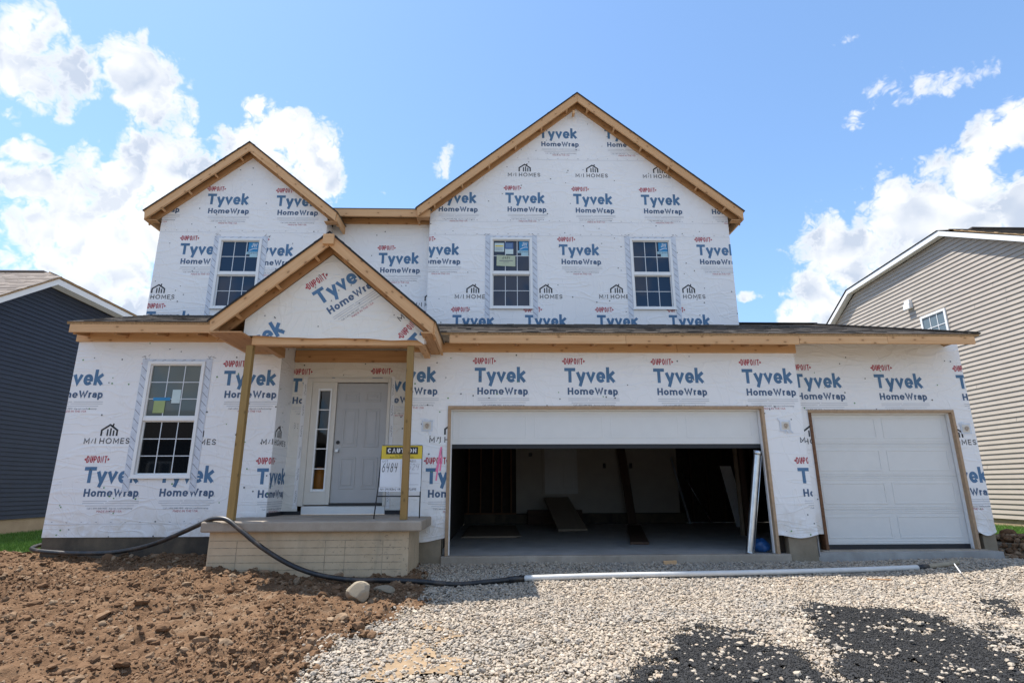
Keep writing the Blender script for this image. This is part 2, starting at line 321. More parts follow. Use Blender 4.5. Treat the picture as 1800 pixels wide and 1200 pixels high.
# ------------------------------------------------------------------ mesh helpers
class MB:
    def __init__(s): s.v = []; s.f = []; s.m = []; s.sm = []
    def face(s, pts, mi=0, smooth=False):
        b = len(s.v); s.v += [tuple(p) for p in pts]; s.f.append(tuple(range(b, b+len(pts)))); s.m.append(mi); s.sm.append(smooth)
    def box(s, x0, x1, y0, y1, z0, z1, mi=0):
        b = len(s.v)
        s.v += [(x0,y0,z0),(x1,y0,z0),(x1,y1,z0),(x0,y1,z0),(x0,y0,z1),(x1,y0,z1),(x1,y1,z1),(x0,y1,z1)]
        for q in ((0,3,2,1),(4,5,6,7),(0,1,5,4),(1,2,6,5),(2,3,7,6),(3,0,4,7)):
            s.f.append(tuple(b+i for i in q)); s.m.append(mi); s.sm.append(False)
    def prism(s, poly, d, mi=0):
        """poly: 3D points; d: extrusion vector"""
        a = [Vector(p) for p in poly]; d = Vector(d); c = [p+d for p in a]; n = len(a)
        s.face(a[::-1], mi); s.face(c, mi)
        for i in range(n): s.face([a[i], a[(i+1) % n], c[(i+1) % n], c[i]], mi)
    def tube(s, pts, r, n=10, mi=0, caps=True, smooth=True):
        pts = [Vector(p) for p in pts]; rs = r if isinstance(r, (list, tuple)) else [r]*len(pts)
        rings = []; up = None
        for i, p in enumerate(pts):
            d = (pts[min(i+1, len(pts)-1)]-pts[max(i-1, 0)]).normalized()
            if up is None: up = Vector((0, 0, 1)) if abs(d.z) < .9 else Vector((1, 0, 0))
            a = d.cross(up).normalized(); up = a.cross(d).normalized()
            b = len(s.v); rings.append(b)
            for k in range(n):
                t = 2*math.pi*k/n; s.v.append(tuple(p+(a*math.cos(t)+up*math.sin(t))*rs[i]))
        for i in range(len(rings)-1):
            for k in range(n):
                s.f.append((rings[i]+k, rings[i]+(k+1) % n, rings[i+1]+(k+1) % n, rings[i+1]+k)); s.m.append(mi); s.sm.append(smooth)
        if caps:
            s.f.append(tuple(rings[0]+k for k in range(n))[::-1]); s.m.append(mi); s.sm.append(False)
            s.f.append(tuple(rings[-1]+k for k in range(n))); s.m.append(mi); s.sm.append(False)
    def lathe(s, prof, c, n=20, mi=0):
        rings = []
        for r, z in prof:
            rings.append(len(s.v))
            for k in range(n): t = 2*math.pi*k/n; s.v.append((c[0]+r*math.cos(t), c[1]+r*math.sin(t), c[2]+z))
        for i in range(len(rings)-1):
            for k in range(n):
                s.f.append((rings[i]+k, rings[i]+(k+1) % n, rings[i+1]+(k+1) % n, rings[i+1]+k)); s.m.append(mi); s.sm.append(True)
def wpos(o):
    v = Vector((0, 0, 0))
    while o is not None: v += o.location; o = o.parent
    return v
def finish(o, parent, label=None):
    COL.objects.link(o)
    if parent is not None: o.parent = parent
    if label: o['label'] = label
    return o
def obj(name, mb, mats, parent=None, label=None, bevel=0, origin=None):
    me = bpy.data.meshes.new(name)
    off = Vector((0, 0, 0))
    pw = wpos(parent) if parent is not None else Vector((0, 0, 0))
    og = Vector(origin) if origin is not None else pw
    me.from_pydata([tuple(Vector(p)-og) for p in mb.v], [], mb.f)
    mats = mats if isinstance(mats, (list, tuple)) else [mats]
    for m in mats: me.materials.append(m)
    me.polygons.foreach_set('material_index', mb.m); me.polygons.foreach_set('use_smooth', mb.sm); me.update()
    o = bpy.data.objects.new(name, me); o.location = og-pw
    finish(o, parent, label)
    if bevel:
        bv = o.modifiers.new('bevel', 'BEVEL'); bv.width = bevel; bv.segments = 2; bv.limit_method = 'ANGLE'; bv.harden_normals = False
    return o
def tag(o, label, cat=None, group=None, kind=None):
    if label: o['label'] = label
    if cat: o['category'] = cat
    if group: o['group'] = group
    if kind: o['kind'] = kind
    return o
def thing(name, loc, label, cat, group=None):
    o = bpy.data.objects.new(name, None); o.empty_display_size = .2; o.location = loc; COL.objects.link(o)
    return tag(o, label, cat, group)
def board(name, p0, p1, wd, th, wdir, m, parent, bevel=.004, label=None):
    """a straight piece of lumber from p0 to p1 (centre line); wd along wdir, th across; grain along its own x"""
    p0, p1 = Vector(p0), Vector(p1); x = (p1-p0).normalized(); L = (p1-p0).length
    z = Vector(wdir); z = (z-x*z.dot(x)).normalized(); y = z.cross(x)
    mb = MB(); mb.box(-L/2, L/2, -th/2, th/2, -wd/2, wd/2)
    o = obj(name, mb, m, None, label, bevel) if parent is None else None
    if o is None:
        me = bpy.data.meshes.new(name); me.from_pydata(mb.v, [], mb.f); me.materials.append(m)
        o = bpy.data.objects.new(name, me); finish(o, parent, label)
        if bevel:
            bv = o.modifiers.new('bevel', 'BEVEL'); bv.width = bevel; bv.segments = 2
    mw = Matrix((x, y, z)).transposed()
    o.rotation_euler = mw.to_euler(); o.location = (p0+p1)/2-(wpos(parent) if parent is not None else Vector((0, 0, 0)))
    return o

# ------------------------------------------------------------------ 2D polygons, clipping and lettering
def clip_half(poly, a, b, c):
    """keep a*x+b*y<=c"""
    out = []; n = len(poly)
    for i in range(n):
        p, q = poly[i], poly[(i+1) % n]; dp = a*p[0]+b*p[1]-c; dq = a*q[0]+b*q[1]-c
        if dp <= 0: out.append(p)
        if (dp < 0 < dq) or (dq < 0 < dp):
            t = dp/(dp-dq); out.append((p[0]+(q[0]-p[0])*t, p[1]+(q[1]-p[1])*t))
    return out
def clip_convex(poly, cl):
    n = len(cl)
    for i in range(n):
        (x0, y0), (x1, y1) = cl[i], cl[(i+1) % n]
        a, b = (y1-y0), -(x1-x0); poly = clip_half(poly, a, b, a*x0+b*y0)
        if len(poly) < 3: return []
    return poly
def cut_holes(poly, holes):
    parts = [poly]
    for x0, x1, y0, y1 in holes:
        nxt = []
        for p in parts:
            xs = [q[0] for q in p]; ys = [q[1] for q in p]
            if max(xs) <= x0 or min(xs) >= x1 or max(ys) <= y0 or min(ys) >= y1: nxt.append(p); continue
            nxt.append(clip_half(p, 1, 0, x0)); nxt.append(clip_half(p, -1, 0, -x1))
            mid = clip_half(clip_half(p, -1, 0, -x0), 1, 0, x1)
            nxt.append(clip_half(mid, 0, 1, y0)); nxt.append(clip_half(mid, 0, -1, -y1))
        parts = [p for p in nxt if len(p) >= 3]
    return parts
def area2(p): return sum(p[i][0]*p[(i+1) % len(p)][1]-p[(i+1) % len(p)][0]*p[i][1] for i in range(len(p)))/2
def arc(cx, cy, rx, ry, a0, a1, n=12):
    return [(cx+rx*math.cos(R(a0+(a1-a0)*i/n)), cy+ry*math.sin(R(a0+(a1-a0)*i/n))) for i in range(n+1)]
def ribbon(pts, wd, ext=True, closed=False):
    """a stroke as a list of convex quads"""
    P_ = [Vector((p[0], p[1], 0)) for p in pts]; n = len(P_)
    if not closed and ext:
        P_[0] = P_[0]+(P_[0]-P_[1]).normalized()*wd/2; P_[-1] = P_[-1]+(P_[-1]-P_[-2]).normalized()*wd/2
    L, Rr = [], []
    for i in range(n):
        a = P_[(i-1) % n] if (closed or i > 0) else None; c = P_[(i+1) % n] if (closed or i < n-1) else None
        d1 = (P_[i]-a).normalized() if a is not None else None; d2 = (c-P_[i]).normalized() if c is not None else None
        if d1 is None: d1 = d2
        if d2 is None: d2 = d1
        n1_, n2_ = Vector((-d1.y, d1.x, 0)), Vector((-d2.y, d2.x, 0)); m_ = n1_+n2_
        if m_.length < .2: m_ = n1_
        m_.normalize(); k = min(1/max(m_.dot(n1_), .45), 2.0)
        L.append(P_[i]+m_*wd/2*k); Rr.append(P_[i]-m_*wd/2*k)
    out = []
    for i in range(n if closed else n-1):
        j = (i+1) % n
        q = [(L[i].x, L[i].y), (Rr[i].x, Rr[i].y), (Rr[j].x, Rr[j].y), (L[j].x, L[j].y)]
        if area2(q) < 0: q.reverse()
        if abs(area2(q)) > 1e-9: out.append(q)
    return out
O_ = arc(.5, .5, .5, .5, 0, 360, 24)[:-1]
def rr(rx=.42, ry=.2):      # rounded box, for condensed capitals
    p = []
    for cx, cy, a in ((1-rx, 1-ry, 0), (rx, 1-ry, 90), (rx, ry, 180), (1-rx, ry, 270)): p += arc(cx, cy, rx, ry, a, a+90, 5)
    return p
# glyph: width / cap height, bottom, top, strokes in the unit box ('c' prefix: closed)
GL = {
 'T': (.78, 0, 1, [[(0, 1), (1, 1)], [(.5, .98), (.5, 0)]]), 'H': (.70, 0, 1, [[(0, 0), (0, 1)], [(1, 0), (1, 1)], [(0, .5), (1, .5)]]),
 'W': (1.05, 0, 1, [[(0, 1), (.26, 0), (.5, .92), (.74, 0), (1, 1)]]), 'D': (.66, 0, 1, ['c', [(0, 0), (0, 1), (.4, 1)]+arc(.4, .5, .6, .5, 80, -80, 12)+[(.4, 0)]]),
 'U': (.64, 0, 1, [[(0, 1), (0, .35)]+arc(.5, .35, .5, .35, 180, 360, 10)+[(1, .35), (1, 1)]]), 'P': (.58, 0, 1, [[(0, 0), (0, 1), (.5, 1)]+arc(.5, .72, .5, .28, 90, -90, 10)+[(.5, .44), (0, .44)]]),
 'O': (.92, 0, 1, ['c', O_]), 'N': (.72, 0, 1, [[(0, 0), (0, 1), (1, 0), (1, 1)]]), 'M': (.85, 0, 1, [[(0, 0), (0, 1), (.5, .25), (1, 1), (1, 0)]]),
 'I': (.02, 0, 1, [[(.5, 0), (.5, 1)]]), 'E': (.56, 0, 1, [[(1, 1), (0, 1), (0, 0), (1, 0)], [(0, .5), (.9, .5)]]),
 'S': (.60, 0, 1, [arc(.5, .74, .5, .26, 25, 270, 12)+arc(.5, .24, .5, .24, 90, -155, 12)]), '/': (.32, .12, .9, ['t', [(0, 0), (1, 1.)]]),
 'C': (.74, 0, 1, [arc(.5, .5, .5, .5, 50, 310, 16)]), 'A': (.78, 0, 1, [[(0, 0), (.5, 1), (1, 0)], [(.2, .32), (.8, .32)]]), 'L': (.52, 0, 1, [[(0, 1), (0, 0), (1, 0)]]),
 'R': (.62, 0, 1, [[(0, 0), (0, 1), (.5, 1)]+arc(.5, .74, .5, .26, 90, -90, 10)+[(.5, .48), (0, .48)], [(.45, .48), (1, 0)]]), 'J': (.5, 0, 1, [[(1, 1), (1, .3)]+arc(.5, .3, .5, .3, 0, -160, 8)]),
 'V': (.78, 0, 1, [[(0, 1), (.5, 0), (1, 1)]]), 'X': (.7, 0, 1, [[(0, 0), (1, 1)], [(0, 1), (1, 0)]]), 'F': (.54, 0, 1, [[(1, 1), (0, 1), (0, 0)], [(0, .5), (.9, .5)]]), 'G': (.76, 0, 1, [arc(.5, .5, .5, .5, 45, 350, 16)+[(1, .45), (.6, .45)]]), 'K': (.64, 0, 1, [[(0, 0), (0, 1)], [(1, 1), (.05, .45)], [(.3, .6), (1, 0)]]),
 'y': (.64, -.27, .72, [[(0, 1), (.52, .30)], [(1, 1), (.38, 0)]]), 'v': (.62, 0, .72, [[(0, 1), (.5, .04), (1, 1)]]),
 'e': (.64, -.015, .745, ['t', [(.0, .50), (1, .50)], arc(.5, .54, .5, .46, -6, 180, 12)+arc(.5, .5, .5, .5, 185, 300, 9)]),
 'k': (.60, 0, 1.06, [[(0, 0), (0, 1)], [(.98, .66), (.08, .32)], [(.25, .40), (1, 0)]]), 'o': (.62, 0, .73, ['c', O_]),
 'm': (.98, 0, .73, [[(0, 0), (0, 1)], [(0, .7)]+arc(.25, .7, .25, .3, 170, 0, 8)+[(.5, 0)], [(.5, .7)]+arc(.75, .7, .25, .3, 170, 0, 8)+[(1, 0)]]),
 'r': (.34, 0, .73, [[(0, 0), (0, 1)], [(0, .6)]+arc(.7, .55, .7, .45, 170, 75, 6)]),
 'a': (.54, 0, .73, [arc(.5, .68, .48, .32, 150, 0, 8)+[(1, .6), (1, 0)], [(1, .55), (.5, .55)]+arc(.45, .28, .45, .27, 90, 270, 8)+[(.7, .02), (1, .2)]]),
 'p': (.60, -.28, .73, [[(0, 0), (0, 1)], arc(.48, .63, .50, .36, 165, -165, 14)]),
 '6': (.55, 0, 1, [[(.8, 1), (.3, .75), (.02, .35)]+arc(.5, .3, .48, .3, 180, 540, 14)]), '4': (.55, 0, 1, [[(.1, 1), (0, .5), (.9, .5)], [(.85, 1), (.7, 0)]]),
 '8': (.5, 0, 1, ['c', arc(.5, .76, .4, .24, 270, -90, 12)[:-1], 'c', arc(.5, .27, .5, .27, 90, 450, 12)[:-1]]), '5': (.5, 0, 1, [[(1, 1), (.15, 1), (.1, .58)]+arc(.45, .32, .5, .3, 120, -140, 10)]),
 '2': (.5, 0, 1, [arc(.5, .72, .46, .28, 170, -30, 8)+[(0, 0), (1, 0)]]), '.': (.05, 0, .06, [[(0, 0), (1, 0)]]), ':': (.05, .1, .7, [[(.5, 0), (.5, .01)], [(.5, 1), (.5, .99)]]),
}
def letters(word, cap, stroke, gap=.22, sx=1., space=.5, slant=0, cond=None):
    """-> (list of quads, width)"""
    out = []; x = 0; s = stroke/cap
    for ch in word:
        if ch == ' ': x += space; continue
        gw, y0, y1, st = GL[ch]; gw = gw*sx
        if cond and ch in 'DUPONT': gw = cond
        closed = False; thin = 1
        iw, ih = max(gw-s, .001), (y1-y0)-s
        for item in st:
            if item == 'c': closed = True; continue
            if item == 't': thin = .62; continue
            pts = [((x+s/2+p[0]*iw+slant*(y0+s/2+p[1]*ih))*cap, (y0+s/2+p[1]*ih)*cap) for p in item]
            out += ribbon(pts, stroke*thin, True, closed); closed = False; thin = 1
        x += max(gw, s)+gap
    return out, (x-gap)*cap
def shift(quads, dx, dy): return [[(p[0]+dx, p[1]+dy) for p in q] for q in quads]
def sx_fit(quads, wd, target): return [[(p[0]*target/wd, p[1]) for p in q] for q in quads]
_fc = {}
def small_text(s, size):
    """tiny printed line, from the built-in font, as triangles"""
    if s not in _fc:
        cu = bpy.data.curves.new('line', 'FONT'); cu.body = s; cu.size = 1; cu.resolution_u = 1
        to = bpy.data.objects.new('line', cu); COL.objects.link(to)
        dg = bpy.context.evaluated_depsgraph_get(); me = bpy.data.meshes.new_from_object(to.evaluated_get(dg)); me.calc_loop_triangles()
        v = [(p.co.x, p.co.y) for p in me.vertices]; tr = []
        for t in me.loop_triangles:
            q = [v[i] for i in t.vertices]
            if area2(q) < 0: q.reverse()
            tr.append(q)
        wd = max([p[0] for p in v]+[.1])
        bpy.data.objects.remove(to); bpy.data.curves.remove(cu); bpy.data.meshes.remove(me); _fc[s] = (tr, wd)
    tr, wd = _fc[s]
    return [[(p[0]*size, p[1]*size) for p in q] for q in tr], wd*size
# material slots of a printed wall
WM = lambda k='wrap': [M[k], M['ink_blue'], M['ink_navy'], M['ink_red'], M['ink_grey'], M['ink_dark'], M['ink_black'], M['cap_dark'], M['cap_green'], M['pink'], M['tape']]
def make_tyvek():
    """origin: left end of the T bar, on the lower word's base line; -> [(polygon, slot)]"""
    out = []
    q, wd = letters('Tyvek', .233, .052, .075); q = sx_fit(q, wd, .800); out += [(p, 1) for p in shift(q, 0, .195)]
    q, wd = letters('HomeWrap', .112, .0232, .115); q = sx_fit(q, wd, .795); out += [(p, 2) for p in shift(q, .045, 0)]
    q, wd = letters('DUPONT', .100, .0150, .12, cond=.45); q = sx_fit(q, wd, .300); out += [(p, 3) for p in shift(q, 0, .487)]
    for sgn, cx in ((-1, -.022), (1, .322)):       # the pointed ends of the oval
        out.append(([(cx-.016, .536), (cx+.016, .512), (cx+.016, .56)] if sgn < 0 else [(cx+.016, .536), (cx-.016, .56), (cx-.016, .512)], 3))
    for q in ribbon([(.842, .004), (.852, .004)], .012, False)+ribbon([(.806, .2), (.816, .2)], .012, False): out.append((q, 4))
    for y, a, b in ((-.062, .05, .40), (-.062, .42, .86), (-.092, .05, .36), (-.092, .38, .86), (-.128, .10, .80)):
        out += [(q, 4) for q in ribbon([(a, y), (b, y)], .0085, False)]
    t, wd = small_text('Call 1-800-448-9835  dupont.com/homewrap', .036); out += [(q, 5) for q in shift(t, .455-wd/2, -.178)]
    t, wd = small_text('MADE IN THE USA', .044); out += [(q, 3) for q in shift(t, .455-wd/2, -.222)]
    return out
def make_homes():
    """origin: left end of the word line, on its base line"""
    out = []
    q, wd = letters('M/I HOMES', .086, .0125, .30, 1.12, .38); q = sx_fit(q, wd, .672); out += [(p, 6) for p in q]
    ic = [([(0, 0), (0, .085), (.115, .165), (.23, .085), (.23, 0)], .026), ([(.09, 0), (.09, .10)], .022), ([(.135, 0), (.135, .115)], .022), ([(.18, 0), (.18, .085)], .022), ([(.155, .14), (.165, .185)], .022)]
    for pts, wd in ic: out += [(p, 6) for p in shift(ribbon(pts, wd, False), .235, .118)]
    return out
TY, HO = make_tyvek(), make_homes()
def printed_wall(name, poly, holes, to3d, nrm, blocks, homes, parent, mk='wrap', caps=40, green=.0, extra=(), seams=(), label=None):
    """one wall face of house wrap with its printing; to3d maps (u,v) on the wall to a point"""
    if area2(poly) < 0: poly = poly[::-1]
    parts = cut_holes(poly, holes); mb = MB(); nrm = Vector(nrm)
    for p in parts: mb.face([to3d(*q) for q in p], 0)
    items = []
    for bx, bz, *rot in blocks: items.append((TY, bx, bz, rot[0] if rot else 0))
    for bx, bz, *rot in homes: items.append((HO, bx, bz, rot[0] if rot else 0))
    lay = 0
    def lay_down(polys, lift=.002):
        nonlocal lay
        for q, slot in polys:
            for p in parts:
                c = clip_convex(q, p)
                if len(c) >= 3:
                    lay += 1; d = nrm*(lift+.0003*(lay % 5))
                    mb.face([Vector(to3d(*r))+d for r in c], slot)
    for src, bx, bz, rot in items:
        ca, sa = math.cos(R(rot)), math.sin(R(rot))
        lay_down([([(bx+p[0]*ca-p[1]*sa, bz+p[0]*sa+p[1]*ca) for p in q], s) for q, s in src])
    xs = [p[0] for p in poly]; ys = [p[1] for p in poly]
    rg = random.Random(int(abs(poly[0][0]*100+poly[0][1]*37)))
    for z0 in seams:                                   # lapped sheet edge, a thin grey line with staples
        pts = [(x, z0+rg.uniform(-.006, .006)) for x in np.arange(min(xs), max(xs), .25)]+[(max(xs), z0)]
        lay_down([(q, 4) for q in ribbon(pts, .004, False)], .0015)
        for x in np.arange(min(xs)+.1, max(xs), .21):
            lay_down([(q, 5) for q in ribbon([(x, z0+.03), (x+rg.uniform(.01, .03), z0+.03+rg.uniform(-.01, .01))], .006, False)], .004)
    for _ in range(caps):
        x, z = rg.uniform(min(xs), max(xs)), rg.uniform(min(ys), max(ys)); r = rg.uniform(.008, .0135)
        lay_down([([(x+r*math.cos(a), z+r*math.sin(a)) for a in np.arange(0, 6.28, .8)], 8 if rg.random() < green else 7)], .005)
    lay_down(extra, .0045)
    return obj(name, mb, WM(mk), parent, label)

# ------------------------------------------------------------------ ground heights
def ss(a, b, x): t = np.clip((x-a)/(b-a), 0, 1); return t*t*(3-2*t)
def _hash(i, j, seed): 
    h = (i.astype(np.int64)*374761393+j.astype(np.int64)*668265263+seed*974711) & 0x7fffffff
    h = ((h ^ (h >> 13))*1274126177) & 0x7fffffff
    return ((h ^ (h >> 16)) & 0xffff)/65535.
def vnoise(x, y, seed=0):
    i, j = np.floor(x), np.floor(y); fx, fy = x-i, y-j; fx = fx*fx*(3-2*fx); fy = fy*fy*(3-2*fy)
    a, b, c, d = _hash(i, j, seed), _hash(i+1, j, seed), _hash(i, j+1, seed), _hash(i+1, j+1, seed)
    return (a+(b-a)*fx)*(1-fy)+(c+(d-c)*fx)*fy
def fbm(x, y, f, o=4, g=.5, seed=0):
    s = 0; a = 1; t = 0
    for k in range(o): s = s+a*(vnoise(x*f+k*17.3, y*f-k*9.1, seed+k)-.5); t += a; a *= g; f *= 2.03
    return s/t*2
def gh(x, y):
    x, y = np.asarray(x, float), np.asarray(y, float)
    z = np.maximum(.04+np.where(y < 0, .056*y, 0), -.46)
    z = z+.15*ss(-1.2, -4.5, x)*ss(-6, -1, y)+.14*np.exp(-((x-7.3)/1.2)**2-((y+1.5)/1.1)**2)
    z = z+.16*ss(7.9, 8.6, x)*ss(-.6, .6, y)
    return z
def inside(px, py, poly):
    px, py = np.asarray(px), np.asarray(py); r = np.zeros(px.shape, bool); n = len(poly)
    for i in range(n):
        (x0, y0), (x1, y1) = poly[i], poly[(i+1) % n]
        if y0 == y1: continue
        c = ((y0 > py) != (y1 > py)) & (px < (x1-x0)*(py-y0)/(y1-y0)+x0); r ^= c
    return r
EDGE = [(1.2, -.95), (-.97, -1.0), (-.82, -1.6), (-.78, -2.05), (-.78, -2.35), (-.99, -2.79), (-1.2, -3.05), (-1.35, -3.29), (-1.41, -3.72), (-1.43, -4.07), (-1.42, -4.4), (-1.6, -7), (-14, -7), (-14, 1.2), (-4, .5), (-1.2, .2)]
DIRT_POLY = EDGE[1:]
ASPH = [[(.97, -4.36), (1.21, -3.99), (1.58, -3.61), (1.82, -3.07), (1.94, -3.37), (2.14, -3.25), (2.36, -3.45), (2.4, -3.84), (2.34, -4.31), (2.5, -5.6), (.6, -5.6)],
        [(3.3, -2.32), (3.68, -2.56), (4.2, -2.66), (4.29, -2.98), (4.22, -3.33), (4.02, -3.9), (3.87, -4.25), (4.2, -5.6), (2.4, -5.6), (2.5, -4.41), (2.66, -3.98), (2.85, -3.4)],
        [(5.37, -2.23), (5.49, -2.31), (5.05, -2.91), (4.97, -2.85), (5.06, -2.61)], [(4.41, -3.16), (4.52, -3.25), (4.45, -3.64), (4.2, -3.91), (4.19, -3.7)]]
TAN = [(-.83, -2.8), (-.48, -2.99), (-.4, -3.32), (-.68, -3.46), (-.82, -3.73), (-1.02, -3.85), (-.89, -4.25), (-.32, -4.27), (-.31, -3.88), (-.52, -3.61), (-.5, -3.2)]
def wob(x, y, a=.10, f=3.): return x+fbm(x, y, f, 4, .6, 11)*a*2, y+fbm(x, y, f, 4, .6, 29)*a*2
def is_dirt(x, y): wx, wy = wob(x, y, .12); return inside(wx, wy, DIRT_POLY)
def is_asph(x, y):
    wx, wy = wob(x, y, .11, 4.5); r = np.zeros(np.shape(x), bool)
    for p in ASPH: r |= inside(wx, wy, p)
    return r
def is_tan(x, y): wx, wy = wob(x, y, .14, 4.); return inside(wx, wy, TAN)
def np_mesh(name, V, F, m, smooth=False):
    """V (n,3), F (k,3 or 4)"""
    me = bpy.data.meshes.new(name); k = F.shape[1]
    me.vertices.add(len(V)); me.vertices.foreach_set('co', np.ascontiguousarray(V, np.float32).ravel())
    me.loops.add(F.size); me.loops.foreach_set('vertex_index', np.ascontiguousarray(F, np.int32).ravel())
    me.polygons.add(len(F)); me.polygons.foreach_set('loop_start', np.arange(0, F.size, k, dtype=np.int32))
    me.polygons.foreach_set('use_smooth', np.full(len(F), smooth)); me.update(calc_edges=True)
    me.materials.append(m); o = bpy.data.objects.new(name, me); COL.objects.link(o); return o
def sheet(name, xs, ys, hf, m, keep=None, smooth=True):
    X, Y = np.meshgrid(xs, ys); Z = hf(X, Y); V = np.stack([X, Y, Z], -1).reshape(-1, 3); nx, ny = len(xs), len(ys)
    i = np.arange(nx-1)[None, :]+nx*np.arange(ny-1)[:, None]; F = np.stack([i, i+1, i+1+nx, i+nx], -1).reshape(-1, 4)
    if keep is not None:
        c = V[F].mean(1); F = F[keep(c[:, 0], c[:, 1])]; u, inv = np.unique(F, return_inverse=True); V = V[u]; F = inv.reshape(-1, 4)
    return np_mesh(name, V, F, m, smooth)
def ico(sub=0):
    bm = bmesh.new(); bmesh.ops.create_icosphere(bm, subdivisions=sub+1, radius=1)
    bm.verts.ensure_lookup_table(); V = np.array([v.co[:] for v in bm.verts]); F = np.array([[v.index for v in f.verts] for f in bm.faces]); bm.free(); return V, F
def scatter(name, x, y, z, rad, m, seed, jag=.28, flat=.7, sub=0, embed=.25, smooth=False):
    """many small lumps in one mesh"""
    g_ = np.random.default_rng(seed); T, F = ico(sub); n = len(x); nv = len(T)
    var = T[None]*(1+g_.uniform(-jag, jag, (24, nv, 1)))
    if sub: 
        low = np.stack([np.sin(T@d*2.3+p) for d, p in zip(g_.normal(size=(24, 3))*1.3, g_.uniform(0, 6, 24))]); var = var*(1+.22*low[..., None])
    k = g_.integers(0, 24, n); q = g_.normal(size=(n, 4)); q /= np.linalg.norm(q, axis=1, keepdims=True)
    w_, a, b, c = q.T
    Rm = np.stack([1-2*(b*b+c*c), 2*(a*b-c*w_), 2*(a*c+b*w_), 2*(a*b+c*w_), 1-2*(a*a+c*c), 2*(b*c-a*w_), 2*(a*c-b*w_), 2*(b*c+a*w_), 1-2*(a*a+b*b)], -1).reshape(n, 3, 3)
    sc = np.stack([g_.uniform(.85, 1.3, n), g_.uniform(.75, 1.05, n), g_.uniform(.5, .9, n)], -1)
    V = np.empty((n, nv, 3), np.float32)
    for s in range(0, n, 20000):
        e = min(n, s+20000); V[s:e] = np.einsum('nij,nvj->nvi', Rm[s:e], var[k[s:e]]*sc[s:e, None, :])*rad[s:e, None, None]
    V[..., 2] *= flat; V[..., 0] += x[:, None]; V[..., 1] += y[:, None]; V[..., 2] += (z+rad*flat*(.75-embed))[:, None]
    Fa = (F[None]+(np.arange(n)*nv)[:, None, None]).reshape(-1, 3)
    return np_mesh(name, V.reshape(-1, 3), Fa, m, smooth)

# ================================================================== THE SETTING: ground
def lin(a, b, s): return list(np.arange(a, b+s*.5, s))
xs = [-900, -300, -120, -60, -35, -22]+lin(-15, 16, .25)+[22, 35, 60, 120, 300, 900]
ys = [-900, -300, -120, -60, -35, -22, -15]+lin(-10, 14, .25)+[20, 35, 60, 120, 300, 900]
gr = sheet('ground', xs, ys, lambda x, y: gh(x, y)-.03+.012*fbm(x, y, 1.3, 3, seed=3)-.13*inside(x+.25, y, DIRT_POLY)*inside(x-.25, y, DIRT_POLY)*((y < .3) & (y > -5.2) & (x > -8.8)), M['ground']); tag(gr, 'bare grey and tan ground around the unfinished house', 'ground', kind='structure')
def raked(x, y): return ss(-.18, .22, fbm(x, y, .55, 3, .5, 77)+.25*fbm(x, y, 2.5, 2, .5, 78))
def dirt_h(x, y):
    rk = .55+.45*raked(x, y)
    lump = np.abs(fbm(x, y, 3.2, 5, .55, 41)); d = .07*fbm(x, y, .9, 3, .5, 7)+rk*.10*fbm(x, y, 4., 4, .6, 8)+rk*.065*fbm(x, y, 13., 3, .6, 9)+.03*lump
    wall = ss(-1.1, -.35, y)*ss(-3.75, -3.95, x)*.03
    return gh(x, y)+.012+d+wall-.05*ss(-.75, -.2, y)*ss(-3.6, -3.8, x)
dx, dy = lin(-9.0, -.5, .02), lin(-5.4, 1.1, .02)
dirt = sheet('dirt_yard', dx, dy, dirt_h, M['dirt'], lambda x, y: is_dirt(x, y) & ~((x > -6.5) & (y > .05)) & ~((x < -6.62) & (y > .45+.5*fbm(x, y, 1.5, 3, seed=5))))
tag(dirt, 'rough brown dirt yard in front of the wrapped house', 'dirt', kind='structure')
G_ = np.random.default_rng(3)
def pts(n, x0, x1, y0, y1): return G_.uniform(x0, x1, n), G_.uniform(y0, y1, n)
HOUSE = lambda x, y: ((x > -6.5) & (x < 7.8) & (y > -.02)) | ((x > -3.66) & (x < -1.14) & (y > -1.04))
SEEN = lambda x, y: (np.abs(x*.99-.02*(y+8.7)) < (y+8.73)*1.02+1.5)
x, y = pts(150000, -8.6, -.6, -5.2, .9); k = is_dirt(x+G_.normal(0, .07, len(x)), y+G_.normal(0, .07, len(x))) & (G_.uniform(0, 1, len(x)) < .4+.6*raked(x, y)) & ~HOUSE(x, y) & SEEN(x, y) & ~((x < -6.6) & (y > .35)); x, y = x[k], y[k]
rad = np.clip(np.exp(G_.normal(-4.72, .55, len(x))), .004, .042)
o = scatter('dirt_clods', x, y, dirt_h(x, y)-.004, rad, M['clod'], 5, .30, .75, 0, .35)
tag(o, 'loose brown dirt clods scattered over the yard', 'dirt clods', kind='stuff')
# larger clods, some heaped at the porch corner and by the gravel edge
bx, by = pts(420, -8.2, -.9, -5, .2); k = is_dirt(bx, by) & ~HOUSE(bx, by) & SEEN(bx, by); bx, by = bx[k], by[k]
cx = np.concatenate([bx, G_.normal(-1.75, .28, 60), G_.normal(-1.45, .22, 60), G_.normal(-2.6, .6, 60), G_.normal(-5, .8, 50)]); cy = np.concatenate([by, G_.normal(-1.85, .2, 60), G_.normal(-3.1, .5, 60), G_.normal(-1.35, .13, 60), G_.normal(-.35, .15, 50)])
k = ~HOUSE(cx, cy); cx, cy = cx[k], cy[k]
o = scatter('dirt_lumps', cx, cy, dirt_h(cx, cy), np.clip(np.exp(G_.normal(-3.45, .42, len(cx))), .015, .075), M['clod'], 9, .14, .72, 1, .35, False)
tag(o, 'larger lumps of brown dirt lying on the yard', 'dirt lumps', kind='stuff')
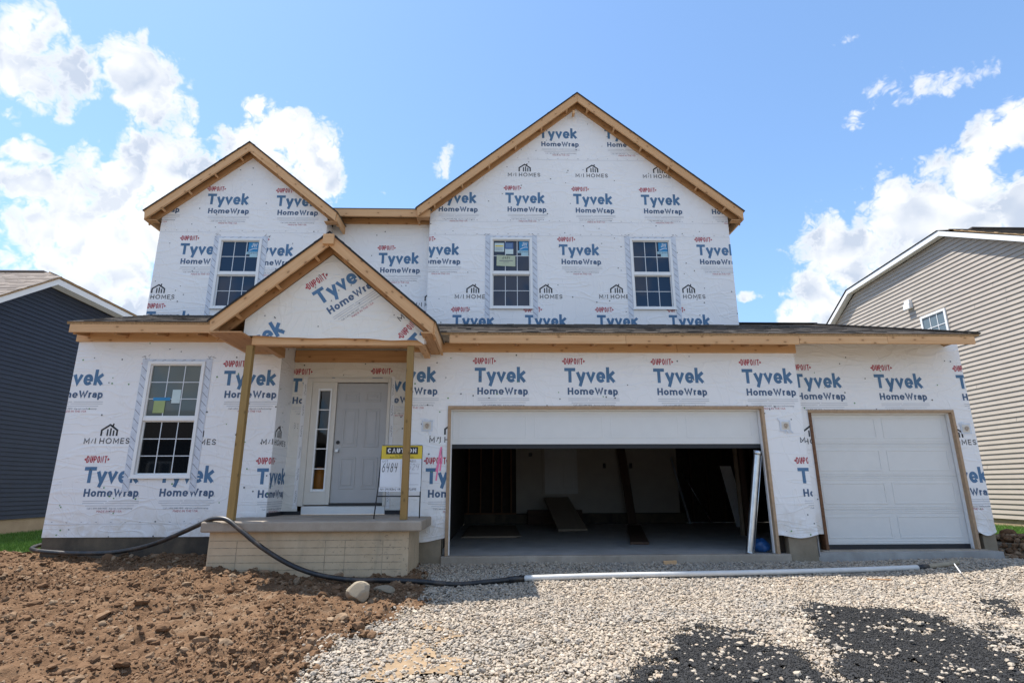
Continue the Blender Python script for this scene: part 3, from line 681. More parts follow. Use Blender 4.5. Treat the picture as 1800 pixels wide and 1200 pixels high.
# gravel
def gravel_h(x, y): return gh(x, y)+.02*fbm(x, y, 1.6, 3, seed=21)
N = 210000
x, y = pts(N, -2.0, 8.6, -5.3, .3); a = is_asph(x+G_.normal(0, .055, N), y+G_.normal(0, .055, N)) & (fbm(x, y, 6., 4, .6, 93) > -.42); u = G_.uniform(0, 1, N); dd = is_dirt(x+G_.normal(0, .06, N), y+G_.normal(0, .06, N)); tn = is_tan(x, y)
k = SEEN(x, y) & ~HOUSE(x, y) & (~a | (u < .030+.15*ss(.12, .5, fbm(x, y, 3., 3, .5, 91)))) & (~dd | (u < .02)) & (~tn | (u < .30+.5*ss(-.1, .3, fbm(x, y, 5., 3, .5, 95)))) & (x > -1.7)
k &= ~((x > 7.75) & (y > -.55))
x, y, a = x[k], y[k], a[k]
near = y < -2.6
rad = np.clip(np.exp(G_.normal(-4.47, .36, len(x))), .005, .032)*np.where(a, 1.15, 1)
rad[near] *= 1.0
o = scatter('gravel', x, y, gravel_h(x, y)+G_.uniform(-.012, .010, len(x))+np.where(a, .022, 0)+np.where(is_tan(x, y), .012, 0), rad, M['gravel'], 6, .22, .70, 0, .3)
tag(o, 'crushed cream and grey gravel of the unpaved driveway', 'gravel', kind='stuff')
# asphalt millings
def asph_h(x, y): return gravel_h(x, y)+.010+.03*np.maximum(fbm(x, y, 2.2, 4, .55, 33)+.25, 0)
mb_ = sheet('asphalt_patch', lin(.3, 6, .03), lin(-5.4, -2, .03), asph_h, M['grit_base'], lambda x, y: is_asph(x, y) & (fbm(x, y, 6., 4, .6, 93) > -.36)); tag(mb_, 'thin black asphalt crumb layer over the gravel', 'asphalt', kind='structure')
x, y = pts(130000, .2, 6.2, -5.4, -1.9); k = is_asph(x+G_.normal(0, .06, len(x)), y+G_.normal(0, .06, len(x))) & (fbm(x, y, 6., 4, .6, 93)+G_.normal(0, .06, len(x)) > -.40) & SEEN(x, y); x, y = x[k], y[k]
o = scatter('asphalt_crumbs', x, y, asph_h(x, y), G_.uniform(.003, .0095, len(x)), M['grit'], 12, .3, .8, 0, .4)
tag(o, 'black asphalt crumbs spilled over the gravel drive', 'asphalt crumbs', kind='stuff')
tn_ = sheet('tan_soil_patch', lin(-1.5, .2, .03), lin(-4.6, -2.4, .03), lambda x, y: gravel_h(x, y)+.012+.012*fbm(x, y, 6, 4, seed=2), M['tan_soil'], is_tan); tag(tn_, 'sandy tan soil showing through the gravel', 'soil', kind='structure')
# lawns
def lawn(name, x0, x1, y0, y1, n, m, label, cut):
    xs_, ys_ = lin(x0, x1, .1), lin(y0, y1, .1)
    s_ = sheet('lawn', xs_, ys_, lambda x, y: gh(x, y)+.012, M['soil'], cut); tag(s_, label.replace('grass blades of', 'soil under'), 'lawn', kind='structure')
    x, y = pts(n, x0, x1, y0, y1); k = cut(x, y); x, y = x[k], y[k]; n = len(x); z = gh(x, y)+.01
    a = G_.uniform(0, 6.28, n); h = G_.uniform(.035, .085, n); wd = G_.uniform(.003, .006, n); lx, ly = G_.normal(0, .02, n), G_.normal(0, .02, n)
    V = np.stack([np.stack([x-np.cos(a)*wd, y-np.sin(a)*wd, z], -1), np.stack([x+np.cos(a)*wd, y+np.sin(a)*wd, z], -1), np.stack([x+lx, y+ly, z+h], -1)], 1).reshape(-1, 3)
    o = np_mesh('grass', V, np.arange(3*n).reshape(-1, 3), M['grass']); tag(o, label, 'grass', kind='stuff')
lawn('l', -10.0, -6.57, .1, 9, 90000, M['grass'], 'short grass blades of the lawn beside the navy house', lambda x, y: (y > .55+.5*fbm(x, y, 1.5, 3, seed=5)) | (x < -7.6-.3*fbm(x, y, 2., 3, seed=6)))
lawn('r', 7.85, 11.5, .2, 9, 80000, M['grass'], 'short grass blades of the lawn beside the tan house', lambda x, y: (y > 1.2+.5*fbm(x, y, 1.5, 3, seed=15)))
x, y = pts(900, 7.7, 10.5, -.7, 1.7); k = ~HOUSE(x, y); x, y = x[k], y[k]
o = scatter('soil_heap', x, y, gh(x, y)+.10*np.exp(-((x-8.6)/.7)**2-((y-.9)/.5)**2), np.clip(np.exp(G_.normal(-3.2, .4, len(x))), .02, .12), M['clod'], 19, .12, .75, 1, .4, True)
tag(o, 'brown soil lumps at the foot of the right hand house corner'.replace('right hand ', 'wrapped '), 'soil lumps', kind='stuff')

# ================================================================== THE HOUSE
house = thing('unfinished_house', (0, 0, 0), 'two storey house under construction, covered in white printed house wrap', 'house')
H = house
# ---- walls
XL, XR = -6.55, 7.82
LIV = [(XL, .44), (-3.38, .44), (-3.38, 3.5), (XL, 3.5)]
WL = (-5.42, -4.545, 1.275, 3.04)
front = lambda Y: (lambda u, v: (u, Y, v))
rowA, rowB = 2.468, 1.007
printed_wall('wrapped_wall', LIV, [WL], front(0), (0, -1, 0), [(-6.88, rowA), (-5.50, rowA), (-4.243, rowA), (-6.107, rowB), (-5.01, rowB), (-3.575, .98), (-7.5, rowB)],
             [(-6.196, 1.773), (-4.91, 1.755), (-3.559, 1.757)], H, 'wrap', 70, .5, seams=(.62,))
printed_wall('wrapped_wall', [(0, .70), (.6, .70), (.6, 3.5), (0, 3.5)], [], lambda u, v: (-3.38, u, v), (1, 0, 0), [(-.195, .98)], [(-.179, 1.757)], H, 'wrap', 12, .1)
DW = (-3.135, -1.755, .70, 2.89)
def handnote(x, z, s, seed):
    g = random.Random(seed); out = []
    for r in range(3):
        px = x
        for k in range(4):
            pts_ = [(px+g.uniform(0, .03)*s, z-r*.035*s+px*.0+g.uniform(-.012, .012)*s) for _ in range(4)]; out += [(q, 6) for q in ribbon(sorted(pts_), .004, False)]; px += .04*s
    return out
printed_wall('wrapped_wall', [(-3.38, .74), (-1.38, .74), (-1.38, 3.5), (-3.38, 3.5)], [DW], front(.6), (0, -1, 0), [(-3.41, 2.464), (-2.076, 2.477)], [], H, 'wrap_warm', 26, .1, extra=handnote(-3.30, 2.14, 1, 3))
# garage front
GO = (-.745, 4.215, .05, 2.345)
pinkq = [(q, 9) for q in ribbon([(-.90, 1.22), (-.865, 1.50), (-.835, 1.72), (-.825, 1.55), (-.845, 1.36)], .022, False)]+[(q, 9) for q in ribbon([(-.90, 1.35), (-.86, 1.56), (-.84, 1.68)], .03, False)]
GAR = [(-1.38, .41), (4.82, .41), (4.82, 3.5), (-1.38, 3.5)]
printed_wall('wrapped_wall', GAR, [GO], front(0), (0, -1, 0), [(-.341, 2.525), (1.08, 2.523), (2.502, 2.517), (3.93, 2.512), (-1.757, 2.524), (-1.06, .975), (4.635, .966)],
             [(-1.02, 1.785), (4.737, 1.774)], H, 'wrap', 90, .45, extra=pinkq)
G2 = (5.085, 7.515, .05, 2.325)
printed_wall('wrapped_wall', [(4.70, .40), (XR, .40), (XR, 3.5), (4.70, 3.5)], [G2], front(.3), (0, -1, 0), [(4.909, 2.495), (6.283, 2.49), (7.68, 2.481), (7.058, .969)], [(4.737, 1.774), (7.126, 1.757)], H, 'wrap', 40, .45)
# loose wavy lower edges of the wrap
def drape(x0, x1, y, z0, z1, amp, seed):
    g = random.Random(seed); mb = MB(); n = max(6, int((x1-x0)/.02)); ph = g.uniform(0, 6); rows = 4
    P_ = []
    for j in range(rows+1):
        t = j/rows
        P_.append([(x0+(x1-x0)*i/n, y-.004-t*t*(.012+.014*math.sin(ph+i*.12)), z0-(z0-z1)*t-amp*t*math.sin(math.pi*i/n)*(.7+.3*math.sin(ph+i*.1))) for i in range(n+1)])
    for j in range(rows):
        for i in range(n): mb.face([P_[j+1][i], P_[j+1][i+1], P_[j][i+1], P_[j][i]], 0, False)
    for i in range(3, n-1, 7):
        if g.random() < .22:
            p = Vector(P_[g.randint(1, 3)][i]); mb.face([p+Vector((.012*math.cos(a), -.006, .012*math.sin(a))) for a in np.arange(0, 6.28, .8)], 1)
    o = obj('wrap_edge', mb, [M['wrap'], M['cap_green']], H)
drape(-1.38, -.75, 0, .50, .40, .06, 1); drape(4.22, 4.82, 0, .50, .42, .05, 2); drape(7.52, XR, .3, .52, .42, .06, 3);
# side and rear shell
def plain(name, faces, m, parent=H):
    mb = MB()
    for f in faces: mb.face(f)
    return obj(name, mb, m, parent)
printed_wall('wrapped_wall', [(0, .44), (9, .44), (9, 3.5), (0, 3.5)], [], lambda u, v: (XL, u, v), (-1, 0, 0), [(-.9, rowA), (.5, rowA), (2., rowA), (.3, rowB), (1.7, rowB)], [(.1, 1.77), (1.5, 1.77)], H, 'wrap', 30)
printed_wall('wrapped_wall', [(.3, .40), (9, .40), (9, 3.4), (.3, 3.4)], [], lambda u, v: (XR, u, v), (1, 0, 0), [(.5, rowA), (2., rowA), (.3, rowB), (1.7, rowB)], [(1.2, 1.77)], H, 'wrap', 30)
for ff in ([(4.82, 0, .1), (4.82, .3, .1), (4.82, .3, 3.4), (4.82, 0, 3.4)], [(-1.38, 0, .7), (-1.38, .6, .7), (-1.38, .6, 3.4), (-1.38, 0, 3.4)], [(XL, 9, .4), (XR, 9, .4), (XR, 9, 3.4), (XL, 9, 3.4)]): plain('wrapped_wall', [ff], M['wrap'])
# upper storey
LG = (-6.555, -3.344, 1.5); MG = (-1.354, 4.748, 1.7); MIDY = 1.9
W0, W1, W2 = (-5.385, -4.56, 4.39, 5.82), (-.128, .71, 4.484, 5.98), (2.686, 3.53, 4.484, 5.98)
lp, mp = 7.58, 8.95
printed_wall('gable_wall', [(LG[0], 3.6), (LG[1], 3.6), (LG[1], 6.36), (-4.945, 7.68), (LG[0], 6.36)], [W0], front(1.5), (0, -1, 0), [(-5.731, 6.35), (-4.378, 6.328), (-7.083, 6.37), (-6.114, 5.283), (-4.76, 5.268), (-6.55, 3.9), (-5.15, 3.9)],
             [(-6.753, 4.573), (-5.36, 4.573), (-4.0, 4.573)], H, 'wrap', 60, 0, seams=(5.95,))
printed_wall('gable_wall', [(MG[0], 3.6), (MG[1], 3.6), (MG[1], 6.58), (1.695, 9.095), (MG[0], 6.58)], [W1, W2], front(1.7), (0, -1, 0),
             [(.89, 8.078), (2.29, 8.084), (.173, 6.556), (1.571, 6.546), (2.979, 6.543), (-1.229, 6.545), (4.39, 6.544), (1.25, 5.417), (-1.561, 5.403), (4.045, 5.436), (-.852, 3.923), (.554, 3.929), (1.957, 3.934), (3.371, 3.94)],
             [(.227, 7.359), (1.64, 7.357), (3.051, 7.356), (-.815, 4.682), (.62, 4.691), (2.019, 4.699), (3.459, 4.708)], H, 'wrap', 110, 0, seams=(6.03, 6.33, 7.76))
printed_wall('wrapped_wall', [(LG[1], 3.6), (MG[0], 3.6), (MG[0], 6.49), (LG[1], 6.49)], [], front(MIDY), (0, -1, 0), [(-2.384, 5.288), (-3.78, 5.288), (-1.7, 3.9)], [(-1.652, 4.58), (-3.05, 4.58)], H, 'wrap', 18)
for X, s, y0, n in ((LG[0], -1, 1.5, 0), (LG[1], 1, 1.5, 1), (MG[0], -1, 1.7, 2), (MG[1], 1, 1.7, 3)):
    printed_wall('wrapped_wall', [(y0, 3.6), (9, 3.6), (9, 6.25), (y0, 6.25)], [], (lambda X: lambda u, v: (X, u, v))(X), (s, 0, 0), [(y0+.9, 5.35), (y0+2.3, 5.35)], [(y0+.2, 4.6), (y0+1.6, 4.6)], H, 'wrap', 14)
plain('gable_wall', [[(LG[0], 9, 3.4), (LG[1], 9, 3.4), (LG[1], 9, 6.2), (-4.95, 9, lp), (LG[0], 9, 6.2)], [(MG[0], 9, 3.4), (MG[1], 9, 3.4), (MG[1], 9, 6.2), (1.69, 9, mp), (MG[0], 9, 6.2)], [(LG[1], 9, 3.4), (MG[0], 9, 3.4), (MG[0], 9, 6.4), (LG[1], 9, 6.4)]], M['wrap'])
# ---- foundation and slabs
mb = MB(); mb.box(XL+.01, -3.4, .012, .3, -.4, .47); obj('foundation_wall', mb, M['found_dark'], H, 'dark tarred foundation wall', .006)
mb = MB(); mb.box(XL+.01, XL+.2, .3, 9, -.4, .46); obj('foundation_wall', mb, M['found_dark'], H)
for bb in ((-1.36, -.80, .01, .3, -.4, .44), (4.37, 4.80, .01, .3, -.4, .45), (4.83, 5.0, .31, .5, -.4, .42), (7.60, XR-.01, .31, .6, -.4, .45), (XR-.2, XR-.01, .603, 9, -.4, .44)): mb = MB(); mb.box(*bb); obj('foundation_wall', mb, M['found'], H, None, .006)
mb = MB(); mb.box(7.45, XR+.06, .12, .6, -.4, .075); obj('footing', mb, M['found'], H, None, .01)
mb = MB(); mb.box(-.80, 4.37, -.035, .10, -.4, .15); obj('garage_slab', mb, M['slab'], H, None, .012)
mb = MB(); mb.box(5.0, 7.60, .24, .44, -.4, .165); obj('garage_slab', mb, M['slab'], H, None, .012)
mb = MB(); mb.box(-.86, 7.7, .10, 7.5, -.2, .148); obj('garage_floor', mb, M['floor'], H)
mb = MB()                                           # hairline crack in the floor
for q in ribbon([(2.52, -.03), (2.47, .12), (2.36, .35), (2.28, .62), (2.12, 1.0), (2.1, 1.5)], .006, False): mb.face([(p[0], p[1], .1525) for p in q])
obj('floor_crack', mb, M['blackmetal'], H)
# ---- garage room
mb = MB(); mb.face([(.56, 7.35, .42), (5.1, 7.35, .42), (5.1, 7.35, 3.0), (.56, 7.35, 3.0)]); mb.face([(5.1, 7.35, .42), (5.1, 9, .42), (5.1, 9, 3.0), (5.1, 7.35, 3.0)]); obj('garage_wall', mb, M['drywall'], H, 'bare drywall at the back of the garage')
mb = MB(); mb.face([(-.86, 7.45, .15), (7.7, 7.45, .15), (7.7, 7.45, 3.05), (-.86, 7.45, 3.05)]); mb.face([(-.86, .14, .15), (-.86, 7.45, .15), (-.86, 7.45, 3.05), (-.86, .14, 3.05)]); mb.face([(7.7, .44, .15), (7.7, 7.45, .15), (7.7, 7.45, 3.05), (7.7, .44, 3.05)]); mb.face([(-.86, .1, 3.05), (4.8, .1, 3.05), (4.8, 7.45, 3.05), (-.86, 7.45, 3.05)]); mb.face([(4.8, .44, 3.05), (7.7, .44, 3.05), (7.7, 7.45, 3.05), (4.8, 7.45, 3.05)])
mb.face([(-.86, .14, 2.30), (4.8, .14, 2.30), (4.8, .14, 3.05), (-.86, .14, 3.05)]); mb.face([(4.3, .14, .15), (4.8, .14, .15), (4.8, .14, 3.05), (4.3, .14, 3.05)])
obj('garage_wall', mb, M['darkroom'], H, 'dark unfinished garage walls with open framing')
mb = MB(); mb.box(-.86, 5.2, 7.2, 7.4, .15, .40); obj('garage_curb', mb, M['found_dark'], H)
for i, X in enumerate((-.75, -.42, -.08, .16, .42)): board('stud', (X, 7.30, .44), (X, 7.30, 3.0), .09, .038, (0, 1, 0), M['stud'], H, 0)
board('sill_plate', (-.85, 7.30, .42), (.56, 7.30, .42), .09, .038, (0, 1, 0), M['stud'], H, 0)
for X, Y in ((5.45, 7.3), (5.9, 7.3), (6.35, 7.3), (6.8, 7.3), (7.2, 7.3)): board('stud', (X, Y, .2), (X, Y, 3.0), .09, .038, (0, 1, 0), M['plank'], H, 0)
board('jamb_post', (5.04, 3.2, .15), (5.04, 3.2, 3.0), .09, .05, (0, 1, 0), M['ply'], H, 0); board('jamb_post', (5.14, 3.2, .15), (5.14, 3.2, 3.0), .14, .10, (0, 1, 0), M['plank'], H, 0)
ds = obj('interior_door', (lambda m: (m.box(1.36, 2.27, 7.30, 7.34, .93, 3.0), [m.box(x_, x_+.28, 7.285, 7.30, z0, z1) for x_ in (1.47, 1.88) for z0, z1 in ((1.1, 1.75), (1.95, 2.8))], m)[-1])(MB()), M['doorpaint'], H, None, .004)
mb = MB(); mb.box(1.29, 1.36, 7.30, 7.35, .93, 3.0); mb.box(2.27, 2.34, 7.30, 7.35, .93, 3.0); obj('door_casing', mb, M['drywall'], H)
for bb in ((.92, 1.02, 7.33, 7.349, 1.95, 2.05), (3.0, 3.08, 7.33, 7.349, 1.62, 1.76), (3.75, 3.83, 7.33, 7.349, 1.62, 1.76)): mb = MB(); mb.box(*bb); obj('outlet_box', mb, M['black'], H)
board('door_step', (.85, 6.95, .34), (2.3, 6.95, .34), .36, .3, (0, 0, 1), M['plank'], H, 0)

# ---- windows
def window(x0, x1, z0, z1, Y, rows, tape, stickers, gl_up, gl_low, label):
    f = MB(); b = .047; yf, yb = Y-.028, Y+.07; zm = (z0+z1)/2-.01
    f.box(x0, x0+b, yf, yb, z0, z1); f.box(x1-b, x1, yf, yb, z0, z1); f.box(x0+b, x1-b, yf, yb, z0, z0+b); f.box(x0+b, x1-b, yf, yb, z1-b, z1)
    ys_ = Y-.012; s = .03
    f.box(x0+b, x1-b, ys_, yb, zm-.028, zm+.028)                                    # meeting rail
    for za, zb, yy in ((z0+b, zm-.028, Y+.018), (zm+.028, z1-b, Y-.002)):             # sash stiles
        f.box(x0+b, x0+b+.018, yy, yb, za, zb); f.box(x1-b-.018, x1-b, yy, yb, za, zb); f.box(x0+b+.018, x1-b-.018, yy, yb, za, za+.018); f.box(x0+b+.018, x1-b-.018, yy, yb, zb-.018, zb)
    f.box(x0-.012, x1+.012, yf-.012, yf, z0-.015, z0+.012)                             # sill lip
    w_ = obj('window', f, M['vinyl'], H, label, .003)
    for za, zb, yy, m in ((z0+b+.018, zm-.046, Y+.04, gl_low), (zm+.046, z1-b-.018, Y+.022, gl_up)):
        xa, xb = x0+b+.018, x1-b-.018
        g_ = MB(); g_.face([(xa, yy, za), (xb, yy, za), (xb, yy, zb), (xa, yy, zb)]); obj('glass_pane', g_, m, w_)
        q = MB()
        for i in (1, 2): xx = xa+(xb-xa)*i/3; q.box(xx-.0062, xx+.0062, yy-.006, yy-.002, za, zb)
        for i in range(1, rows): zz = za+(zb-za)*i/rows; q.box(xa, xb, yy-.0075, yy-.0045, zz-.0062, zz+.0062)
        obj('grille', q, M['grille'], w_)
    t = MB(); tw = .10; rg = random.Random(int(x0*100)); yt = Y-.007
    strips = [(x0-tw, x0-.001, z0-.20, z1+.05), (x1+.001, x1+tw, z0-.20, z1+.05), (x0-.001, x1+.001, z1+.001, z1+.035)] if tape else []
    for a, b_, c, d in strips:
        t.box(a, b_, yt, Y-.0045, c, d, 0)
        if d-c > .3:
            z = c+.05
            while z < d-.12:
                for q in ribbon([(a+.005, z+.085), (b_-.012, z)] , .007, False): t.face([(p[0], yt-.001, p[1]) for p in q], 1)
                z += .135
        else:
            x_ = a+.05
            while x_ < b_-.1:
                for q in ribbon([(x_, c+.008), (x_+.06, d-.008)], .006, False): t.face([(p[0], yt-.001, p[1]) for p in q], 1)
                x_ += .15
    for sx in (x0-.07, x1+.05):                                                        # crumpled tape ends above
        for k in range(4):
            a = (sx+rg.uniform(-.06, .06), z1+.03+rg.uniform(0, .06)); q = ribbon([a, (a[0]+rg.uniform(.02, .06), a[1]+rg.uniform(-.03, .03))], .006, False)[0]
            t.face([(p[0], yt-.003, p[1]) for p in q], 1)
    if strips: obj('flashing_tape', t, [M['tape'], M['ink_dark']], w_)
    for name, m, items in stickers:
        q = MB()
        for poly, slot in items: q.face([(p[0], Y+.0135-.0006*slot, p[1]) for p in poly], slot)
        obj(name, q, m, w_)
    return w_
def rect(a, b, c, d): return [(a, c), (b, c), (b, d), (a, d)]
def maker_sticker(x1, z1, k=1.):
    """blue square with the two white letters and an arc, the name below"""
    a, b = x1-.26*k, x1-.075; c, d = z1-.27, z1-.075
    it = [(rect(a, b, c, d), 1)]
    q, wd = letters('JW', .085, .014, .12); it += [(p, 2) for p in shift(sx_fit(q, wd, .11), a+.055, c+.095)]
    it += [(p, 2) for p in ribbon([(a+.02+.15*i/10, c+.02+.05*math.sin(math.pi*min(1, i/10*.62+.02))) for i in range(11)], .012, False)]
    it += [(rect(a-.03, b, c-.055, c-.002), 3), (rect(a+.04, b, c-.115, c-.055), 3)]
    q, wd = letters('JELDWEN', .03, .006, .35); it += [(p, 4) for p in shift(sx_fit(q, wd, .18), a-.005, c-.045)]
    return ('maker_sticker', [M['sticker'], M['sticker'], M['white'], M['sticker_pale'], M['ink_navy']], it)
x0, x1, z0, z1 = W1
pap = [(rect(x0+.085, x0+.275, z1-.30, z1-.11), 1), (rect(x0+.10, x0+.26, z1-.19, z1-.165), 2)]+[(rect(x0+.10, x0+.25, z1-.215-.02*i, z1-.209-.02*i), 3) for i in range(4)]
pap2 = [(rect(x0+.29, x0+.46, z1-.24, z1-.10), 1), (rect(x0+.30, x0+.46, z1-.35, z1-.242), 2)]+[(rect(x0+.31, x0+.44, z1-.13-.025*i, z1-.125-.025*i), 3) for i in range(4)]
q, wd = letters('6484', .06, .006, .2, slant=.15)
pap3 = [([(x0+.125, z1-.60), (x0+.50, z1-.615), (x0+.50, z1-.385), (x0+.13, z1-.37)], 1)]+[(p, 2) for p in shift(sx_fit(q, wd, .15), x0+.24, z1-.46)]+[(rect(x0+.18, x0+.45, z1-.50, z1-.487), 3), (rect(x0+.26, x0+.38, z1-.53, z1-.522), 3)]
window(*W1, 1.7, 2, True, [maker_sticker(x1, z1), ('notice_paper', [M['paper_w'], M['paper_w'], M['yellow'], M['ink_dark']], pap), ('notice_paper', [M['paper_b'], M['paper_b'], M['paper_w'], M['sticker_pale']], pap2), ('lot_paper', [M['paper_y'], M['paper_y'], M['ink_black'], M['ink_dark']], pap3)], M['glass'], M['glass'], 'upper window with several paper notices on its glass')
window(*W2, 1.7, 2, True, [maker_sticker(W2[1], W2[3])], M['glass'], M['glass'], 'upper window at the right of the big gable with a blue sticker')
window(*W0, 1.5, 2, True, [maker_sticker(W0[1], W0[3])], M['glass'], M['glass'], 'upper window in the small gable with a blue sticker')
x0, x1, z0, z1 = WL
zz = (z0+z1)/2+.08
stk = [(rect(x0+.16, x0+.33, zz+.0, zz+.19), 1), (rect(x0+.14, x0+.40, zz+.19, zz+.24), 2), (rect(x0+.42, x0+.55, zz+.15, zz+.36), 3)]
window(*WL, 0, 3, True, [('energy_label', [M['paper_g'], M['paper_g'], M['sticker'], M['paper_w']], stk)], M['glass_cloud'], M['glass_low'], 'large lower window left of the porch')

# ---- front door, side light
Yd = .6
dr = MB(); dr.box(-2.64, -1.80, Yd+.02, Yd+.06, .885, 2.808)
def emboss(m, x0, x1, z0, z1, y, d=.010, mi=0):
    t = .028
    for a, b_, c, e in ((x0, x1, z0, z0+t), (x0, x1, z1-t, z1), (x0, x0+t, z0+t, z1-t), (x1-t, x1, z0+t, z1-t)): m.box(a, b_, y-d, y, c, e, mi)
    m.box(x0+t*2, x1-t*2, y-d*.8, y, z0+t*2, z1-t*2, mi)
for a, b_ in ((-2.52, -2.27), (-2.17, -1.92)):
    for c, d in ((2.50, 2.66), (1.76, 2.38), (1.10, 1.60)): emboss(dr, a, b_, c, d, Yd+.02)
door = obj('front_door', dr, M['doorpaint'], H, 'grey primed six panel front door', .004)
mb = MB(); mb.lathe([(.0, 0)]+[(.034, .0), (.034, .01), (.0, .012)], (0, 0, 0), 16); 
def disc_y(m, x_, z_, r, y0, y1, n=18):
    m.prism([(x_+r*math.cos(2*math.pi*i/n), y1, z_+r*math.sin(2*math.pi*i/n)) for i in range(n)], (0, y0-y1, 0))
mb = MB(); disc_y(mb, -2.575, 1.70, .034, Yd+.008, Yd+.02); disc_y(mb, -2.575, 1.70, .012, Yd-.03, Yd+.008); mb.box(-2.60, -2.55, Yd-.05, Yd-.03, 1.675, 1.725); obj('door_handle', mb, M['chrome'], door, None, .004)
mb = MB(); disc_y(mb, -2.575, 1.835, .03, Yd+.006, Yd+.02); obj('deadbolt_hole', mb, M['black'], door)
tr_ = MB()
for a, b_, c, d in ((-3.135, -3.05, .84, 2.89), (-1.80, -1.755, .84, 2.89), (-3.05, -1.80, 2.82, 2.89)): tr_.box(a, b_, Yd-.035, Yd+.08, c, d)
tr_.box(-2.705, -2.645, Yd-.015, Yd+.08, .86, 2.82); tr_.box(-3.05, -2.705, Yd-.003, Yd+.08, .86, 1.06); tr_.box(-3.05, -2.705, Yd-.003, Yd+.08, 2.72, 2.82); tr_.box(-3.05, -2.95, Yd-.003, Yd+.08, 1.06, 2.72); tr_.box(-2.725, -2.705, Yd-.003, Yd+.08, 1.06, 2.72)
fr = obj('door_frame', tr_, M['trim'], H, None, .004)
sl = MB()
for a, b_, c, d in ((-2.95, -2.925, 1.06, 2.72), (-2.75, -2.725, 1.06, 2.72), (-2.925, -2.75, 1.06, 1.10), (-2.925, -2.75, 2.68, 2.72)): sl.box(a, b_, Yd-.012, Yd+.05, c, d)
for i in range(1, 5): z_ = 1.10+1.58*i/5; sl.box(-2.925, -2.75, Yd+.0, Yd+.012, z_-.008, z_+.008)
side = obj('side_light', sl, M['vinyl'], H, 'narrow glazed side light beside the front door', .003)
mb = MB(); mb.face([(-2.925, Yd+.02, 1.10), (-2.75, Yd+.02, 1.10), (-2.75, Yd+.02, 2.68), (-2.925, Yd+.02, 2.68)]); obj('glass_pane', mb, M['clear'], side)
mb = MB(); mb.box(-3.07, -1.76, Yd-.012, Yd+.02, .715, .84); obj('kick_board', mb, M['white_trim'], H, None, .003)
mb = MB(); mb.box(-2.64, -1.80, Yd-.03, Yd+.06, .845, .882); obj('door_sill', mb, M['blackmetal'], H)
for bb in ((-3.35, -3.075, Yd-.012, Yd+.02, .705, .765), (-1.755, -1.39, Yd-.012, Yd+.02, .705, .775), (-3.376, -3.35, .01, Yd, .705, .765)): mb = MB(); mb.box(*bb); obj('base_flashing', mb, M['black'], H)
for a, b_ in ((-3.21, -3.137), (-1.753, -1.69)):       # lettered tape beside the frame
    mb = MB(); mb.box(a, b_, Yd-.008, Yd-.004, .80, 2.92, 0); z_ = .9
    rg = random.Random(int(a*50))
    while z_ < 2.7:
        for k in range(7):
            q = ribbon([(a+.02+rg.uniform(0, .02), z_), (a+.04+rg.uniform(0, .015), z_+.02)], .006, False)[0]; mb.face([(p[0], Yd-.0095, p[1]) for p in q], 1); z_ += .026
        z_ += .16
    obj('flashing_tape', mb, [M['wrap'], M['ink_dark']], H)
# hall behind the side light
mb = MB()
for f in ([(-3.3, 2.8, .75), (-1.5, 2.8, .75), (-1.5, 2.8, 3.1), (-3.3, 2.8, 3.1)], [(-3.3, .7, .75), (-3.3, 2.8, .75), (-3.3, 2.8, 3.1), (-3.3, .7, 3.1)], [(-1.5, .7, .75), (-1.5, 2.8, .75), (-1.5, 2.8, 3.1), (-1.5, .7, 3.1)], [(-3.3, .7, .75), (-1.5, .7, .75), (-1.5, 2.8, .75), (-3.3, 2.8, .75)], [(-3.3, .7, 3.1), (-1.5, .7, 3.1), (-1.5, 2.8, 3.1), (-3.3, 2.8, 3.1)]): mb.face(f)
obj('hall_wall', mb, M['hall'], H)

# ---- garage doors and trim
def jambs(x0, x1, z1, Y, z0, dark=False):
    m = MB(); e = .045
    m.box(x1-e, x1, Y-.02, Y+.14, z0, z1-e); m.box(x0, x1, Y-.02, Y+.14, z1-e, z1)
    obj('garage_jamb', m, M['lsl'], H, None, .003)
    m = MB(); m.box(x0, x0+e, Y-.02, Y+.14, z0, z1-e); obj('garage_jamb', m, M['lsl_edge'] if dark else M['lsl'], H, None, .003)
    m = MB(); m.box(x0+e, x0+e+.018, Y+.05, Y+.10, z0+.003, z1-e-.018); m.box(x1-e-.018, x1-e, Y+.05, Y+.10, z0+.003, z1-e-.018); m.box(x0+e, x1-e, Y+.05, Y+.10, z1-e-.018, z1-e)
    obj('weather_strip', m, M['vinyl'], H)
jambs(-.745, 4.215, 2.345, 0, .152); jambs(5.085, 7.515, 2.325, .3, .167, True)
d1 = MB(); d1.box(-.70, 4.17, .11, .155, 1.765, 2.30)
for a, b_ in ((-.58, .48), (.60, 1.68), (1.80, 2.88), (3.0, 4.05)):
    t = .02
    for p in ((a, b_, 1.86, 1.86+t), (a, b_, 2.19, 2.19+t), (a, a+t, 1.86+t, 2.19), (b_-t, b_, 1.86+t, 2.19)): d1.box(p[0], p[1], .1075, .11, p[2], p[3])
gd = obj('garage_door', d1, M['garage_white'], H, 'wide white garage door, partly rolled up', .003)
mb = MB(); mb.box(-.70, 4.17, .115, .15, 1.70, 1.764); obj('bottom_seal', mb, M['black'], gd)
d2 = MB()
